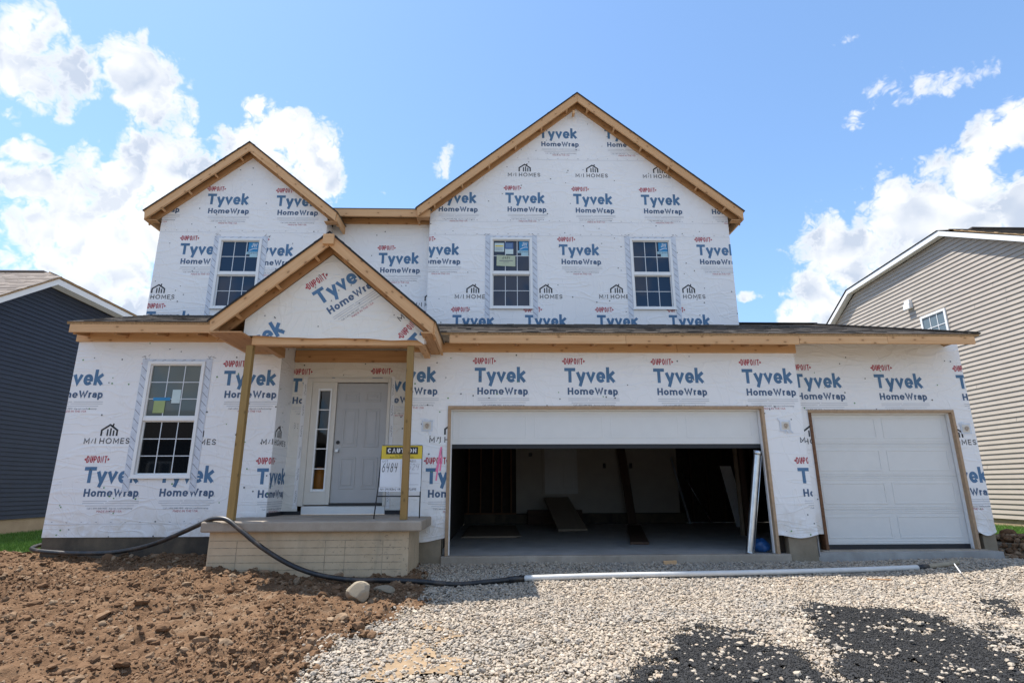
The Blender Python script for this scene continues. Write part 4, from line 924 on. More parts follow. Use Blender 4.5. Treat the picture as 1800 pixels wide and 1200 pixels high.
for i in range(4):
    z0_ = .235+.515*i; d2.box(5.13, 7.47, .41, .45, z0_, z0_+.5135)
    for a, b_ in ((5.22, 6.25), (6.36, 7.38)):
        t = .022
        for p in ((a, b_, z0_+.09, z0_+.09+t), (a, b_, z0_+.40, z0_+.40+t), (a, a+t, z0_+.09+t, z0_+.40), (b_-t, b_, z0_+.09+t, z0_+.40)): d2.box(p[0], p[1], .4045, .41, p[2], p[3])
    for zz in (z0_+.022, z0_+.048, z0_+.470, z0_+.496): d2.box(5.13, 7.47, .4058, .41, zz-.006, zz+.006)
gd2 = obj('garage_door', d2, M['garage_white'], H, 'narrow white panelled garage door, closed', .003)
mb = MB(); mb.box(5.13, 7.47, .405, .45, .168, .233); obj('bottom_seal', mb, M['black'], gd2)
# light fixture wires behind clear patches
for X, Y, Z in ((-1.06, 0, 2.039), (4.528, 0, 2.035), (7.666, .3, 2.018)):
    g = random.Random(int(X*10)); mb = MB(); mb.box(X-.085, X+.085, Y-.010, Y-.005, Z-.085, Z+.085, 0)
    mb.box(X-.06, X+.06, Y-.014, Y-.0105, Z-.06, Z+.06, 2)
    for k in range(5):
        q = ribbon([(X+g.uniform(-.12, .12), Z+g.choice((-1, 1))*g.uniform(.06, .13)), (X+g.uniform(-.12, .12), Z+g.choice((-1, 1))*g.uniform(.06, .12))], .02, False)[0]
        mb.face([(p[0], Y-.0115-.0005*k, p[1]) for p in q], 0 if k % 2 else 1)
    wb = obj('fixture_patch', mb, [M['tape'], M['signwhite'], M['trim']], H)
    mb = MB(); mb.tube([(X+.035*math.cos(a)*(1-.03*i), Y-.03-.004*math.sin(a*2), Z-.005+.04*math.sin(a)*(1-.02*i)) for i, a in enumerate(np.arange(0, 15, .5))], .003, 6); obj('wire_coil', mb, M['lsl'], wb)

# ---- lumber: eaves
def eave(x0, x1, y, zt, zb, m='pine', n=None):
    xs_ = np.linspace(x0, x1, (n or max(1, round((x1-x0)/3.6)))+1)
    for a, b_ in zip(xs_[:-1], xs_[1:]): board('fascia_board', (a+.0015, y, (zt+zb)/2), (b_-.0015, y, (zt+zb)/2), zt-zb, .038, (0, 0, 1), M[m], H)
eave(-6.45, -3.90, -.37, 3.545, 3.405); eave(-.72, 4.72, -.37, 3.395, 3.255, n=2); eave(4.722, 7.53, -.37, 3.41, 3.27, n=2)
for a, b_, zt, zb in ((-6.58, -3.30, 3.50, 3.352),): board('ledger_board', (a, -.02, (zt+zb)/2), (b_, -.02, (zt+zb)/2), zt-zb, .038, (0, 0, 1), M['pine'], H)
for a, b_ in ((-1.36, 2.9), (2.904, 4.84)): board('ledger_board', (a, -.022, 3.275), (b_, -.022, 3.275), .15, .038, (0, 0, 1), M['pine'], H)
for x_ in np.arange(-6.4, 7.6, .61):                              # rafter tails over the open soffit
    if -3.9 < x_ < -.7 or x_ > 4.75: continue
    zt = 3.50 if x_ < -3 else 3.36
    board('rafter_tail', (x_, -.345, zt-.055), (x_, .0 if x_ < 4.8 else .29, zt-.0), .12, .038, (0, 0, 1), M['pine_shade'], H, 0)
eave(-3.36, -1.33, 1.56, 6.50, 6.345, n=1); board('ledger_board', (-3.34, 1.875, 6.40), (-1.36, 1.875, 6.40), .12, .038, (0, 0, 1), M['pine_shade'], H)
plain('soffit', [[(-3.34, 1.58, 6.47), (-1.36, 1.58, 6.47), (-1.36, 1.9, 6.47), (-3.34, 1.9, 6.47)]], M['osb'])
# ---- shingled roofs
def roof(name, A, B, U, l=(0, 0), r=(0, 0), courses=None, tab=.2, seed=1, thick=.035, m='shingle', parent=H, jag=.008, label=None):
    """slope from eave A-B up by U; l and r: how far the ends move in (as a share of A-B) at the top"""
    A, B, U = Vector(A), Vector(B), Vector(U); L = (B-A).length; ex = (B-A)/L; nr = ex.cross(U).normalized(); uh = U.normalized(); D = U.length
    g = random.Random(seed); mb = MB(); n = courses or max(2, round(D/.14)); st = D/n
    p = lambda s, t, h: A+ex*s+uh*t+nr*h
    for i in range(n):
        t0, t1 = i*st-(.012 if i == 0 else 0), min((i+1)*st+.02, D)
        f0 = i/n; f1 = t1/D; j0, j1 = g.uniform(-jag, jag)-jag, g.uniform(-jag, jag)+jag
        s0, s1 = L*l[1]*f0+j0, L*(1-r[1]*f0)+j1; u0, u1 = L*l[1]*f1+j0, L*(1-r[1]*f1)+j1; s = s0
        while s < s1-.01:
            e = min(s1, s+tab*g.uniform(.45, 1.35)); h = .010+g.choice((0, 0, .005)); sa, ea = min(max(s, u0), u1), max(min(e, u1), u0)
            if s1-e < .01: e = s1; ea = u1
            a, b_, c, d = p(s, t0, h), p(e, t0, h), p(ea, t1, .003), p(sa, t1, .003)
            mb.face([a, b_, c, d], 0); mb.face([p(s, t0, 0), p(e, t0, 0), b_, a], 0); mb.face([p(s, t0, 0), a, d, p(sa, t1, 0)], 1); mb.face([p(e, t0, 0), p(ea, t1, 0), c, b_], 1)
            s = e
    q = [p(0, -.004, -.001), p(L, -.004, -.001), p(L*(1-r[1]), D, -.001), p(L*l[1], D, -.001)]
    mb.prism(q, -nr*thick, 2)
    return obj(name, mb, [M[m], M['shingle_edge'], M['osb']], parent, label)
roof('roof', (-6.49, -.40, 3.565), (-3.30, -.40, 3.565), (0, 2.0, .72), seed=2, label='low shingled roof over the front room')
roof('roof', (-3.5, -.40, 3.415), (7.60, -.40, 3.425), (0, 2.36, .833), r=(0, .109), seed=3, label='low shingled roof over the garage')
roof('roof', (7.60, -.40, 3.425), (7.60, 4.6, 3.425), (-1.195, 0, .833), l=(0, .472), r=(0, .472), seed=4)
board('ridge_cap', (7.60, -.40, 3.45), (6.40, 1.96, 4.275), .16, .015, (1, .5, 0), M['shingle_edge'], H, 0); board('ridge_cap', (4.8, 1.96, 4.275), (6.42, 1.96, 4.275), .16, .015, (0, 1, 0), M['shingle_edge'], H, 0)
plain('roof', [[(-3.5, 1.96, 4.22), (6.4, 1.96, 4.22), (6.4, 4.6, 3.4), (-3.5, 4.6, 3.4)]], M['shingle'])
# ---- gables: shingles, rake boards, lookouts
def gable(cx, pk, half, slope, y0, y1, wall_y, wall_x, zdrop=.148, looks=5, seed=5, name='gable_roof', thick=.02, ret=True, lab=None):
    """cx ridge x, pk top of the rake boards at the ridge, half the run to the eave"""
    k = math.sqrt(1+slope*slope)
    for s in (-1, 1):
        ex, ez = cx+s*half, pk-slope*half; A, B = (ex+s*.02, y0-.03, ez+.01-slope*.02), (ex+s*.02, y1, ez+.01-slope*.02)
        if s > 0: A, B = A, B
        else: A, B = B, A
        up = (-s*(half+.02), 0, slope*(half+.02)+.004)
        roof(name, A, B, up, seed=seed+s, thick=.016, jag=.004, label=lab)
        nrm = Vector((s*slope, 0, 1)).normalized(); dr_ = -nrm*zdrop/2
        a, b_ = Vector((cx+s*.002, y0, pk)), Vector((ex, y0, ez))
        mb = MB(); mb.prism([(cx, y0-.036, pk+.026), (ex+s*.02, y0-.036, ez+.026-slope*.02), (ex+s*.02, y0-.036, ez-.006-slope*.02), (cx, y0-.036, pk-.006)][::s], (0, .016, 0)); obj('drip_edge', mb, M['shingle_edge'], H)
        # front rake board with plumb cuts
        vh = zdrop*k; mb = MB(); mb.prism([(a.x, y0-.019, pk-.012), (ex, y0-.019, ez-.012), (ex-s*.02, y0-.019, ez-vh*.92), (a.x, y0-.019, pk-vh)][::s], (0, .038, 0))
        th = math.atan2(-slope*s, s*1.0)
        rb = wood_piece('rake_board', mb, (a+b_)/2, math.atan(slope)*(1 if s < 0 else -1), M['pine'])
        # inner rake against the wall
        mb = MB(); off = .05; mb.prism([(a.x, wall_y-.040, pk-off-.02), (ex, wall_y-.040, ez-off-.02), (ex, wall_y-.040, ez-off-vh*.88), (a.x, wall_y-.040, pk-off-vh*.88)][::s], (0, .036, 0))
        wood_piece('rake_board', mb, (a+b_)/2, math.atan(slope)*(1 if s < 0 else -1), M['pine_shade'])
        L = Vector((ex-a.x, 0, ez-pk)); 
        for i in range(looks):
            f = (i+.55)/looks; c = Vector((a.x, 0, pk))+L*f-nrm*(.10)
            board('lookout_block', (c.x, y0+.02, c.z), (c.x, wall_y-.042, c.z), .09, .038, nrm, M['pine'], H, .002)
        # eave board running back along the side
        board('fascia_board', (ex-s*.005, y0+.022, ez-vh*.5), (ex-s*.005, min(y1, y0+4), ez-vh*.5), vh*.84, .038, (0, 0, 1), M['pine'], H)
        if ret:
            zs = ez-vh*.90; mb = MB(); mb.box(min(ex, wall_x[0 if s < 0 else 1]), max(ex, wall_x[0 if s < 0 else 1]), y0+.02, wall_y-.045, zs-.012, zs+.004); obj('soffit', mb, M['pine_shade'], H)
def wood_piece(name, mb, org, ang, m):
    """a cut board whose own x axis runs along the slope, so that the grain follows it"""
    rot = Matrix.Rotation(-ang, 4, 'Y'); inv = rot.inverted(); me = bpy.data.meshes.new(name)
    me.from_pydata([tuple(inv @ (Vector(p)-org)) for p in mb.v], [], mb.f); me.materials.append(m); bmx = bmesh.new(); bmx.from_mesh(me); bmesh.ops.recalc_face_normals(bmx, faces=bmx.faces); bmx.to_mesh(me); bmx.free()
    o = bpy.data.objects.new(name, me); finish(o, H); o.rotation_euler = rot.to_euler(); o.location = org
    bv = o.modifiers.new('bevel', 'BEVEL'); bv.width = .003; bv.segments = 2
    return o
gable(-4.94, 7.80, 1.83, .825, 1.30, 9.2, 1.5, (LG[0], LG[1]), looks=4, seed=21)
gable(1.695, 9.215, 3.285, .825, 1.49, 9.2, 1.7, (MG[0], MG[1]), looks=6, seed=31)
mb = MB(); mb.face([(-3.3, 1.54, 6.52), (-1.3, 1.54, 6.52), (-1.3, 5.5, 8.0), (-3.3, 5.5, 8.0)]); mb.face([(-3.3, 9.3, 6.5), (-1.3, 9.3, 6.5), (-1.3, 5.5, 8.0), (-3.3, 5.5, 8.0)]); mb.box(-3.3, -1.3, 1.535, 1.6, 6.50, 6.515); obj('roof', mb, M['shingle'], H)
board('ridge_block', (1.62, 1.52, 8.80), (1.62, 1.65, 8.80), .07, .05, (0, 0, 1), M['pine'], H)

# ---- porch
mb = MB()
mb.box(-3.66, -1.12, -1.05, .01, -.5, .575, 0)
for z_ in np.arange(.47, -.3, -.088): 
    for a, b_, c, d in ((-3.64, -1.20, -1.0535, -1.0495),): mb.box(a, b_, c, d, z_-.0045, z_+.0045, 1)
for x_ in (-3.30, -2.18, -1.93, -1.45): mb.box(x_-.004, x_+.004, -1.0532, -1.0496, -.3, .47, 1)
obj('porch_base', mb, [M['porchwall'], M['joint']], H, None, .008)
mb = MB(); mb.box(-3.74, -.95, -1.16, .0, .578, .71); mb.box(-3.36, -1.39, .0, .60, .578, .712); obj('porch_slab', mb, M['slab'], H, None, .022)
for X in (-3.45, -1.21): board('porch_post', (X, -.97, .712), (X, -.97, 3.055), .092, .092, (0, 1, 0), M['treated'], H, .006)
board('porch_beam', (-3.42, -.97, 3.145), (-1.04, -.97, 3.145), .175, .115, (0, 0, 1), M['pine'], H)
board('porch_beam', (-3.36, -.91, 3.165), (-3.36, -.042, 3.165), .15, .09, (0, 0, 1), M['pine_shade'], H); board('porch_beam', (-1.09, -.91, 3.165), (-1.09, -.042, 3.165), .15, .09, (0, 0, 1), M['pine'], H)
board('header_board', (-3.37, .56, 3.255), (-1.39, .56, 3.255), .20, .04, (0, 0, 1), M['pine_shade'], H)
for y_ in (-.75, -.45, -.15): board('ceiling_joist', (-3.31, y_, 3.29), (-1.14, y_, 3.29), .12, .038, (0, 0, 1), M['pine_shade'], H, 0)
plain('porch_ceiling', [[(-3.4, -1., 3.4), (-1.04, -1., 3.4), (-1.04, .6, 3.4), (-3.4, .6, 3.4)]], M['osb'])
PC, PP, PH, PS = -2.38, 4.64, 1.52, .86
gable(PC, PP, PH, PS, -1.27, 1.6, -1.02, (-3.5, -1.02), looks=3, seed=41, ret=False, lab='steep little shingled roof over the porch')
for s in (-1, 1):                                           # soffit ladder under the porch eaves
    ex = PC+s*(PH-.03); wx = -3.44 if s < 0 else -1.03
    board('soffit_board', ((ex+wx)/2, -1.33, 3.16), ((ex+wx)/2, -.05, 3.16), abs(ex-wx), .02, (1, 0, 0), M['pine_shade'], H, 0)
mb = MB(); mb.box(PC-.075, PC+.075, -1.345, -1.291, PP-.19, PP-.04); obj('ridge_block', mb, M['pine'], H, None, .004)
# porch gable wrap, printed on the slant, hanging over the beam
bot = []
def pg(u, v): 
    sag = .005*math.sin(u*5.1)+.004*math.sin(u*13.7+1); t = max(0, min(1, (3.30-v)/.2)); return (u, -1.062-t*.012-.010*t*math.sin(u*9), v+sag*t*.6)
zl, zr = 3.17, 3.115
n_ = 26; poly = [(-3.53+(2.52*i/n_), zl+(zr-zl)*i/n_+(.003*math.sin(i*1.1)+.006*math.sin(i*.47+.5)) - (.06 if i == n_ else 0)) for i in range(n_+1)]
top = [(-1.01, 3.27), (PC, PP-.24), (-3.50, 3.27)]
def fan_wall():
    cols = MB(); strips = []
    P_ = poly
    for i in range(n_):
        x0_, x1_ = P_[i][0], P_[i+1][0]
        tz = lambda x: min(PP-.24, PP-.24-abs(x-PC)*.858+.0)
        if x0_ < PC < x1_: strips.append([P_[i], P_[i+1], (x1_, tz(x1_)), (PC, tz(PC)), (x0_, tz(x0_))])
        else: strips.append([P_[i], P_[i+1], (x1_, tz(x1_)), (x0_, tz(x0_))])
    rows = []
    for p in strips:
        for za, zb in ((0, 3.16), (3.16, 3.21), (3.21, 3.26), (3.26, 3.30), (3.30, 9)):
            c = clip_half(clip_half(p, 0, -1, -za), 0, 1, zb)
            if len(c) >= 3: rows.append(c)
    strips = rows; mb = MB(); lay = 0
    for p in strips: mb.face([pg(*q) for q in p], 0, True)
    for src, bx, bz, rot in ((TY, -2.39, 3.465, 36), (TY, -3.51, 2.62, 34), (HO, -1.359, 3.392, 40), (TY, -.934, 2.83, 50)):
        ca, sa = math.cos(R(rot)), math.sin(R(rot))
        for q, sl_ in src:
            q = [(bx+a*ca-b*sa, bz+a*sa+b*ca) for a, b in q]
            for p in strips:
                c = clip_convex(q, p)
                if len(c) >= 3: lay += 1; mb.face([Vector(pg(*r))+Vector((0, -.002-.0003*(lay % 5), 0)) for r in c], sl_)
    rg = random.Random(8)
    for _ in range(26):
        x, z = rg.uniform(-3.3, -1.2), rg.uniform(3.2, 4.2)
        if z < PP-.35-abs(x-PC)*.86: mb.face([(x+.009*math.cos(a), -1.075, z+.009*math.sin(a)) for a in np.arange(0, 6.28, .8)], 7)
    return obj('gable_wall', mb, WM('wrap_warm'), H, 'small porch gable with slanted printing')
fan_wall()
mb = MB(); mb.face([(-1.008, -1.06, 3.08), (-1.008, -.88, 3.10), (-1.008, -.88, 3.34), (-1.008, -1.06, 3.30)]); obj('wrap_edge', mb, M['wrap'], H)

# ================================================================== NEIGHBOUR HOUSES
def siding(name, poly, X, s, z0, course, m, parent, lip=.016):
    """lapped boards over a wall at x=X facing s; poly in (y,z)"""
    if area2(poly) < 0: poly = poly[::-1]
    mb = MB(); zt = max(p[1] for p in poly); z = z0; rg = random.Random(int(X*10))
    while z < zt:
        q = clip_half(clip_half(poly, 0, -1, -z), 0, 1, z+course)
        if len(q) >= 3:
            mb.face([(X+s*lip*(1-(p[1]-z)/course), p[0], p[1]) for p in q], 0)
            lo = [p[0] for p in q if abs(p[1]-z) < 1e-5]
            if len(lo) >= 2: mb.face([(X, min(lo), z), (X, max(lo), z), (X+s*lip, max(lo), z), (X+s*lip, min(lo), z)], 0)
            yy = min(p[0] for p in q)+rg.uniform(.4, 3.6)                    # butt joints of the boards
            while yy < max(p[0] for p in q)-.3 and z+course < zt-1.5:
                mb.face([(X+s*(lip+.0012), yy, z+.002), (X+s*(lip+.0012), yy+.005, z+.002), (X+s*.0015, yy+.005, z+course), (X+s*.0015, yy, z+course)], 1); yy += 3.66
        z += course
    return obj(name, mb, [m, M['blackmetal']], parent)
def rake_run(name, pr, X, s, over, h, parent, m):
    """white rake and eave boards following the profile pr (y,z of the top edge), at x=X+s*over, with a soffit back to the wall"""
    for (ya, za), (yb, zb) in zip(pr[:-1], pr[1:]):
        mb = MB(); xf = X+s*over
        mb.prism([(xf, ya, za), (xf, yb, zb), (xf, yb, zb-h), (xf, ya, za-h)], (-s*.03, 0, 0)); obj(name, mb, m, parent)
        mb = MB(); xa, xb = X+s*.005, X+s*(over-.03)
        mb.face([(xa, ya, za-h+.01), (xb, ya, za-h+.01), (xb, yb, zb-h+.01), (xa, yb, zb-h+.01)]); obj('soffit', mb, m, parent)
# -- navy house on the left
nh = thing('neighbor_house', (-10.3, 3, .3), 'neighbouring house with navy blue lap siding and white fascia', 'house')
PRL = [(-1.0, 2.66), (3.63, 5.76), (9.4, 5.66), (12.4, 3.7)]
XW = -10.3
siding('wall', [(-.6, .5), (12., .5), (12., 3.75), (9.35, 5.5), (3.68, 5.6), (-.6, 2.75)], XW, 1, .5, .092, M['siding_navy'], nh, .02)
mb = MB(); mb.face([(XW, -.6, .5), (-22, -.6, .5), (-22, -.6, 2.8), (XW, -.6, 2.8)]); mb.face([(XW, 12, .5), (-22, 12, .5), (-22, 12, 3.8), (XW, 12, 3.8)]); mb.face([(-22, -.6, .5), (-22, 12, .5), (-22, 12, 3.8), (-22, 6, 6), (-22, -.6, 2.8)]); obj('wall', mb, M['siding_navy'], nh)
mb = MB(); mb.box(-21.9, XW-.02, -.55, 11.95, -.4, .5); obj('foundation', mb, M['tanfound'], nh)
rake_run('rake_board', PRL, XW, 1, .3, .135, nh, M['white_trim'])
roof('roof', (-21, -1.03, 2.69), (-9.97, -1.03, 2.69), (0, 4.68, 3.135), parent=nh, m='shingle_tan', seed=51)
roof('roof', (-9.97, 3.62, 5.80), (-9.97, 9.42, 5.70), (-.62, 0, .30), l=(0, .07), r=(0, .3), parent=nh, m='shingle_tan', seed=52)
roof('roof', (-21, 3.62, 5.80), (-9.97, 3.62, 5.80), (0, .46, .285), r=(0, .06), parent=nh, m='shingle_tan', seed=55)
mb = MB(); mb.face([(-21, 4.06, 6.08), (-10.6, 4.06, 6.08), (-10.6, 7.6, 6.0), (-21, 7.6, 6.0)]); mb.face([(-21, 7.6, 6.0), (-10.6, 7.6, 6.0), (-9.97, 9.42, 5.70), (-9.97, 12.6, 3.6), (-21, 12.6, 3.6)]); mb.box(-21, -10.72, 4.02, 4.2, 6.08, 6.12); obj('roof', mb, M['shingle_tan'], nh)
# -- tan house on the right
th_ = thing('neighbor_house', (11.5, 4, .3), 'neighbouring house with tan lap siding, white trim and a small window', 'house')
XT = 11.5
PRR = [(-1.6, 4.32), (4.2, 7.43), (8.1, 7.22), (9.45, 6.42), (11.4, 5.3)]
siding('wall', [(-1.2, .39), (11., .39), (11., 5.4), (9.3, 6.38), (8.0, 7.08), (4.22, 7.28), (-1.2, 4.4)], XT, -1, .39, .110, M['siding_tan'], th_, .021)
mb = MB(); mb.face([(XT, -1.2, .39), (24, -1.2, .39), (24, -1.2, 4.4), (XT, -1.2, 4.4)]); mb.face([(XT, 11, .39), (24, 11, .39), (24, 11, 5.4), (XT, 11, 5.4)]); mb.face([(24, -1.2, .39), (24, 11, .39), (24, 11, 5.4), (24, 5, 7.5), (24, -1.2, 4.4)]); obj('wall', mb, M['siding_tan'], th_)
mb = MB(); mb.box(XT+.02, 23.9, -1.15, 10.95, -.4, .39); obj('foundation', mb, M['tanfound'], th_)
rake_run('rake_board', PRR, XT, -1, .2, .13, th_, M['white_trim'])
roof('roof', (XT-.22, -1.63, 4.35), (23.5, -1.63, 4.35), (0, 6.15, 3.30), l=(0, .05), parent=th_, seed=61)
mb = MB(); mb.face([(XT-.22, 4.2, 7.455), (XT+1.0, 4.52, 7.66), (XT+1.0, 8.0, 7.6), (XT-.22, 8.13, 7.25)]); mb.face([(XT+1., 4.52, 7.66), (24, 4.52, 7.66), (24, 8.0, 7.6), (XT+1., 8.0, 7.6)]); mb.face([(XT-.22, 8.13, 7.25), (XT+1, 8.0, 7.6), (24, 8.0, 7.6), (24, 11.6, 5.2), (XT-.22, 11.6, 5.2)]); mb.box(XT+1.0, 24, 4.48, 4.6, 7.665, 7.70); obj('roof', mb, M['shingle'], th_)
for s, ya, yb, za, zb in ((0, 4.66, 5.52, 4.0, 5.52), (1, 1.9, 3.06, 1.2, 2.84)):
    f = MB(); b = .06; x0_, x1_ = XT-.045, XT+.02
    f.box(x0_, x1_, ya, ya+b, za, zb); f.box(x0_, x1_, yb-b, yb, za, zb); f.box(x0_, x1_, ya+b, yb-b, za, za+b); f.box(x0_, x1_, ya+b, yb-b, zb-b, zb); f.box(x0_+.01, x1_, ya+b, yb-b, (za+zb)/2-.03, (za+zb)/2+.03)
    wn = obj('window', f, M['vinyl'], th_)
    p = MB(); p.face([(XT-.022, ya+b, za+b), (XT-.022, yb-b, za+b), (XT-.022, yb-b, zb-b), (XT-.022, ya+b, zb-b)]); obj('glass_pane', p, M['glass_sky'], wn)
    q = MB()
    for i in (1, 2): yy = ya+b+(yb-ya-2*b)*i/3; q.box(XT-.030, XT-.026, yy-.009, yy+.009, za+b, zb-b)
    for zz in (za+.25*(zb-za), za+.75*(zb-za)): q.box(XT-.032, XT-.0285, ya+b, yb-b, zz-.009, zz+.009)
    obj('grille', q, M['vinyl'], wn)
mb = MB(); mb.box(XT-.10, XT+.01, 5.72, 5.92, 5.86, 6.10); mb.box(XT-.13, XT-.10, 5.70, 5.94, 5.84, 6.0); obj('vent_hood', mb, M['vinyl'], th_, None, .01)

# -- a house across the street, mirrored in the lower windows
ah = thing('street_house', (-21, -34, -.5), 'dark gabled house across the street, mirrored in the lower window glass', 'house')
mb = MB(); mb.face([(-29, -34, -.5), (-14, -34, -.5), (-14, -34, 4.6), (-17.5, -34, 7.4), (-21, -34, 4.6), (-29, -34, 4.6)]); mb.face([(-14, -34, -.5), (-14, -43, -.5), (-14, -43, 4.6), (-14, -34, 4.6)]); mb.face([(-29, -34, -.5), (-29, -34, 4.6), (-29, -43, 4.6), (-29, -43, -.5)]); obj('wall', mb, M['siding_navy'], ah)
mb = MB(); mb.prism([(-29.4, -33.6, 4.5), (-21, -33.6, 4.5), (-21, -38.5, 7.2), (-29.4, -38.5, 7.2)], (0, 0, .15)); mb.prism([(-21.4, -33.5, 4.35), (-17.5, -33.5, 7.45), (-17.5, -40, 7.45), (-21.4, -40, 4.35)], (0, 0, .15)); mb.prism([(-17.5, -33.5, 7.45), (-13.6, -33.5, 4.35), (-13.6, -40, 4.35), (-17.5, -40, 7.45)], (0, 0, .15)); obj('roof', mb, M['shingle'], ah)
for xx in (-18.4, -25.5):
    mb = MB(); mb.box(xx, xx+1.8, -34, -33.93, 1.0, 3.0); wn = obj('window', mb, M['vinyl'], ah); mb = MB(); mb.box(xx+.12, xx+.86, -33.93, -33.92, 1.12, 2.88); mb.box(xx+.94, xx+1.68, -33.93, -33.92, 1.12, 2.88); obj('glass_pane', mb, M['glass'], wn)

# ================================================================== LOOSE THINGS
# caution sign
sg = thing('caution_sign', (-1.35, -.60, .71), 'yellow and white caution sign board on a black wire stand, behind the porch post', 'sign')
Y = -.62
mb = MB()
mb.tube([(-1.652, Y-.10, .715), (-1.632, Y-.03, 1.1), (-1.605, Y, 1.69)], .0085, 8); mb.tube([(-1.048, Y-.02, .715), (-1.05, Y, 1.1), (-1.044, Y, 1.69)], .0085, 8); mb.tube([(-1.605, Y, 1.693), (-1.044, Y, 1.693)], .0085, 8); mb.tube([(-1.63, Y-.03, 1.005), (-1.05, Y, 1.005)], .0085, 8)
obj('wire_stand', mb, M['blackmetal'], sg)
def signface(name, x0, x1, z0, z1, m, items, inks):
    mb = MB(); mb.box(x0, x1, Y-.024, Y-.012, z0, z1, 0)
    for q, sl_ in items: mb.face([(p[0], Y-.0255-.0006*sl_, p[1]) for p in q], sl_)
    return obj(name, mb, [m]+inks, sg)
it = [(rect(-1.545, -1.10, 1.575, 1.675), 1)]
q, wd = letters('CAUTION', .062, .0145, .2); it += [(p, 2) for p in shift(sx_fit(q, wd, .40), -1.523, 1.594)]
for s_, zz in (('No Trespassing', 1.545), ('Authorized Personnel Only', 1.521)):
    t, wd = small_text(s_, .03); it += [(p, 3) for p in shift(t, -1.322-wd/2, zz)]
signface('caution_plate', -1.608, -1.042, 1.510, 1.690, M['yellow'], it, [M['black'], M['white'], M['black']])
it = []
t, wd = small_text('LOT', .042); it += [(p, 1) for p in shift(t, -1.59, 1.465)]
t, wd = small_text('ADDRESS:', .042); it += [(p, 1) for p in shift(t, -1.30, 1.465)]
q, wd = letters('6484', .125, .010, .25, slant=.22); it += [(p, 2) for p in shift(sx_fit(q, wd, .21), -1.595, 1.33)]
q, wd = letters('524', .085, .004, .25, slant=.15); it += [(p, 1) for p in shift(sx_fit(q, wd, .15), -1.23, 1.36)]
for zz in (1.31, 1.16): it += [(p, 1) for p in ribbon([(-1.30, zz), (-1.075, zz)], .003, False)]
it += [(p, 1) for p in ribbon([(-1.33, 1.14), (-1.33, 1.49)], .003, False)]
signface('message_board', -1.612, -1.046, 1.130, 1.506, M['signwhite'], it, [M['ink_dark'], M['ink_black']])
t, wd = small_text('NO SMOKING OR OPEN FLAME', .045); it = [(p, 1) for p in shift([[(v[0]*.50/wd, v[1]) for v in p] for p in t], -1.605, 1.083)]
signface('warning_strip', -1.622, -1.048, 1.068, 1.126, M['signwhite'], it, [M['ink_black']])

# drain pipe: black hose over the porch corner, white pipe along the garage
dp = thing('drain_pipe', (.30, -1.22, .0), 'long drain line of black hose and white pipe snaking past the porch and garage', 'pipe')
def smooth(P_, n=6):
    P_ = [Vector(p) for p in P_]; out = []
    for i in range(len(P_)-1):
        a, b, c, d = P_[max(i-1, 0)], P_[i], P_[i+1], P_[min(i+2, len(P_)-1)]
        for k in range(n):
            t = k/n; out.append(.5*((2*b)+(c-a)*t+(2*a-5*b+4*c-d)*t*t+(3*b-a-3*c+d)*t**3))
    return out+[P_[-1]]
HP = [(-6.50, .55, .33), (-6.66, .34, .33), (-6.70, .10, .305), (-6.52, -.13, .285), (-6.141, -.25, .265), (-5.755, -.3, .255), (-5.232, -.4, .275), (-4.673, -.6, .376), (-4.183, -.85, .531), (-3.816, -1.05, .665), (-3.60, -1.15, .742), (-3.40, -1.20, .738), (-3.19, -1.26, .618), (-2.886, -1.30, .413), (-2.512, -1.32, .213), (-2.135, -1.4, .105), (-1.697, -1.5, .06), (-1.292, -1.5, .055), (-.887, -1.5, .035), (-.485, -1.45, -.006), (-.077, -1.35, .005), (.20, -1.27, .016)]
mb = MB(); mb.tube(smooth(HP), .029, 12); obj('black_hose', mb, M['hose'], dp)
mb = MB(); mb.tube([(.16, -1.28, .016), (.36, -1.215, .022)], .037, 14); obj('coupling', mb, M['hose'], dp)
WP = [(.34, -1.222, .022), (1.2, -1.14, .03), (2.2, -1.07, .034), (3.16, -1.02, .036), (4.2, -.93, .038), (5.1, -.84, .044), (5.75, -.77, .052)]
mb = MB(); mb.tube(smooth(WP), .034, 14); obj('white_pipe', mb, M['pvc'], dp)
mb = MB(); mb.tube([(5.70, -.776, .052), (5.86, -.757, .056)], .037, 14); obj('coupling', mb, M['hose'], dp)
mb = MB(); mb.tube(smooth([(5.84, -.76, .055), (6.1, -.72, .075), (6.36, -.66, .095)]), [.032]*12+[.028], 10); obj('hose_end', mb, M['rock'], dp, 'dusty grey hose end')

# galvanised duct leaning at the garage jamb
du = thing('metal_duct', (3.80, .10, .15), 'shiny galvanized round duct leaning on the garage door jamb', 'duct')
mb = MB(); mb.tube([(3.795, .09, .155), (4.045, .03, 1.60)], .052, 24, caps=False); obj('pipe', mb, M['galv'], du)
mb = MB(); mb.tube([(4.043, .03, 1.59), (4.054, .027, 1.655)], .057, 24); mb.tube([(3.793, .0905, .152), (3.797, .0895, .175)], .0535, 24); mb.tube([(3.84, .026, .17), (4.088, -.027, 1.58)], .005, 6); obj('seam_band', mb, M['galv'], du)
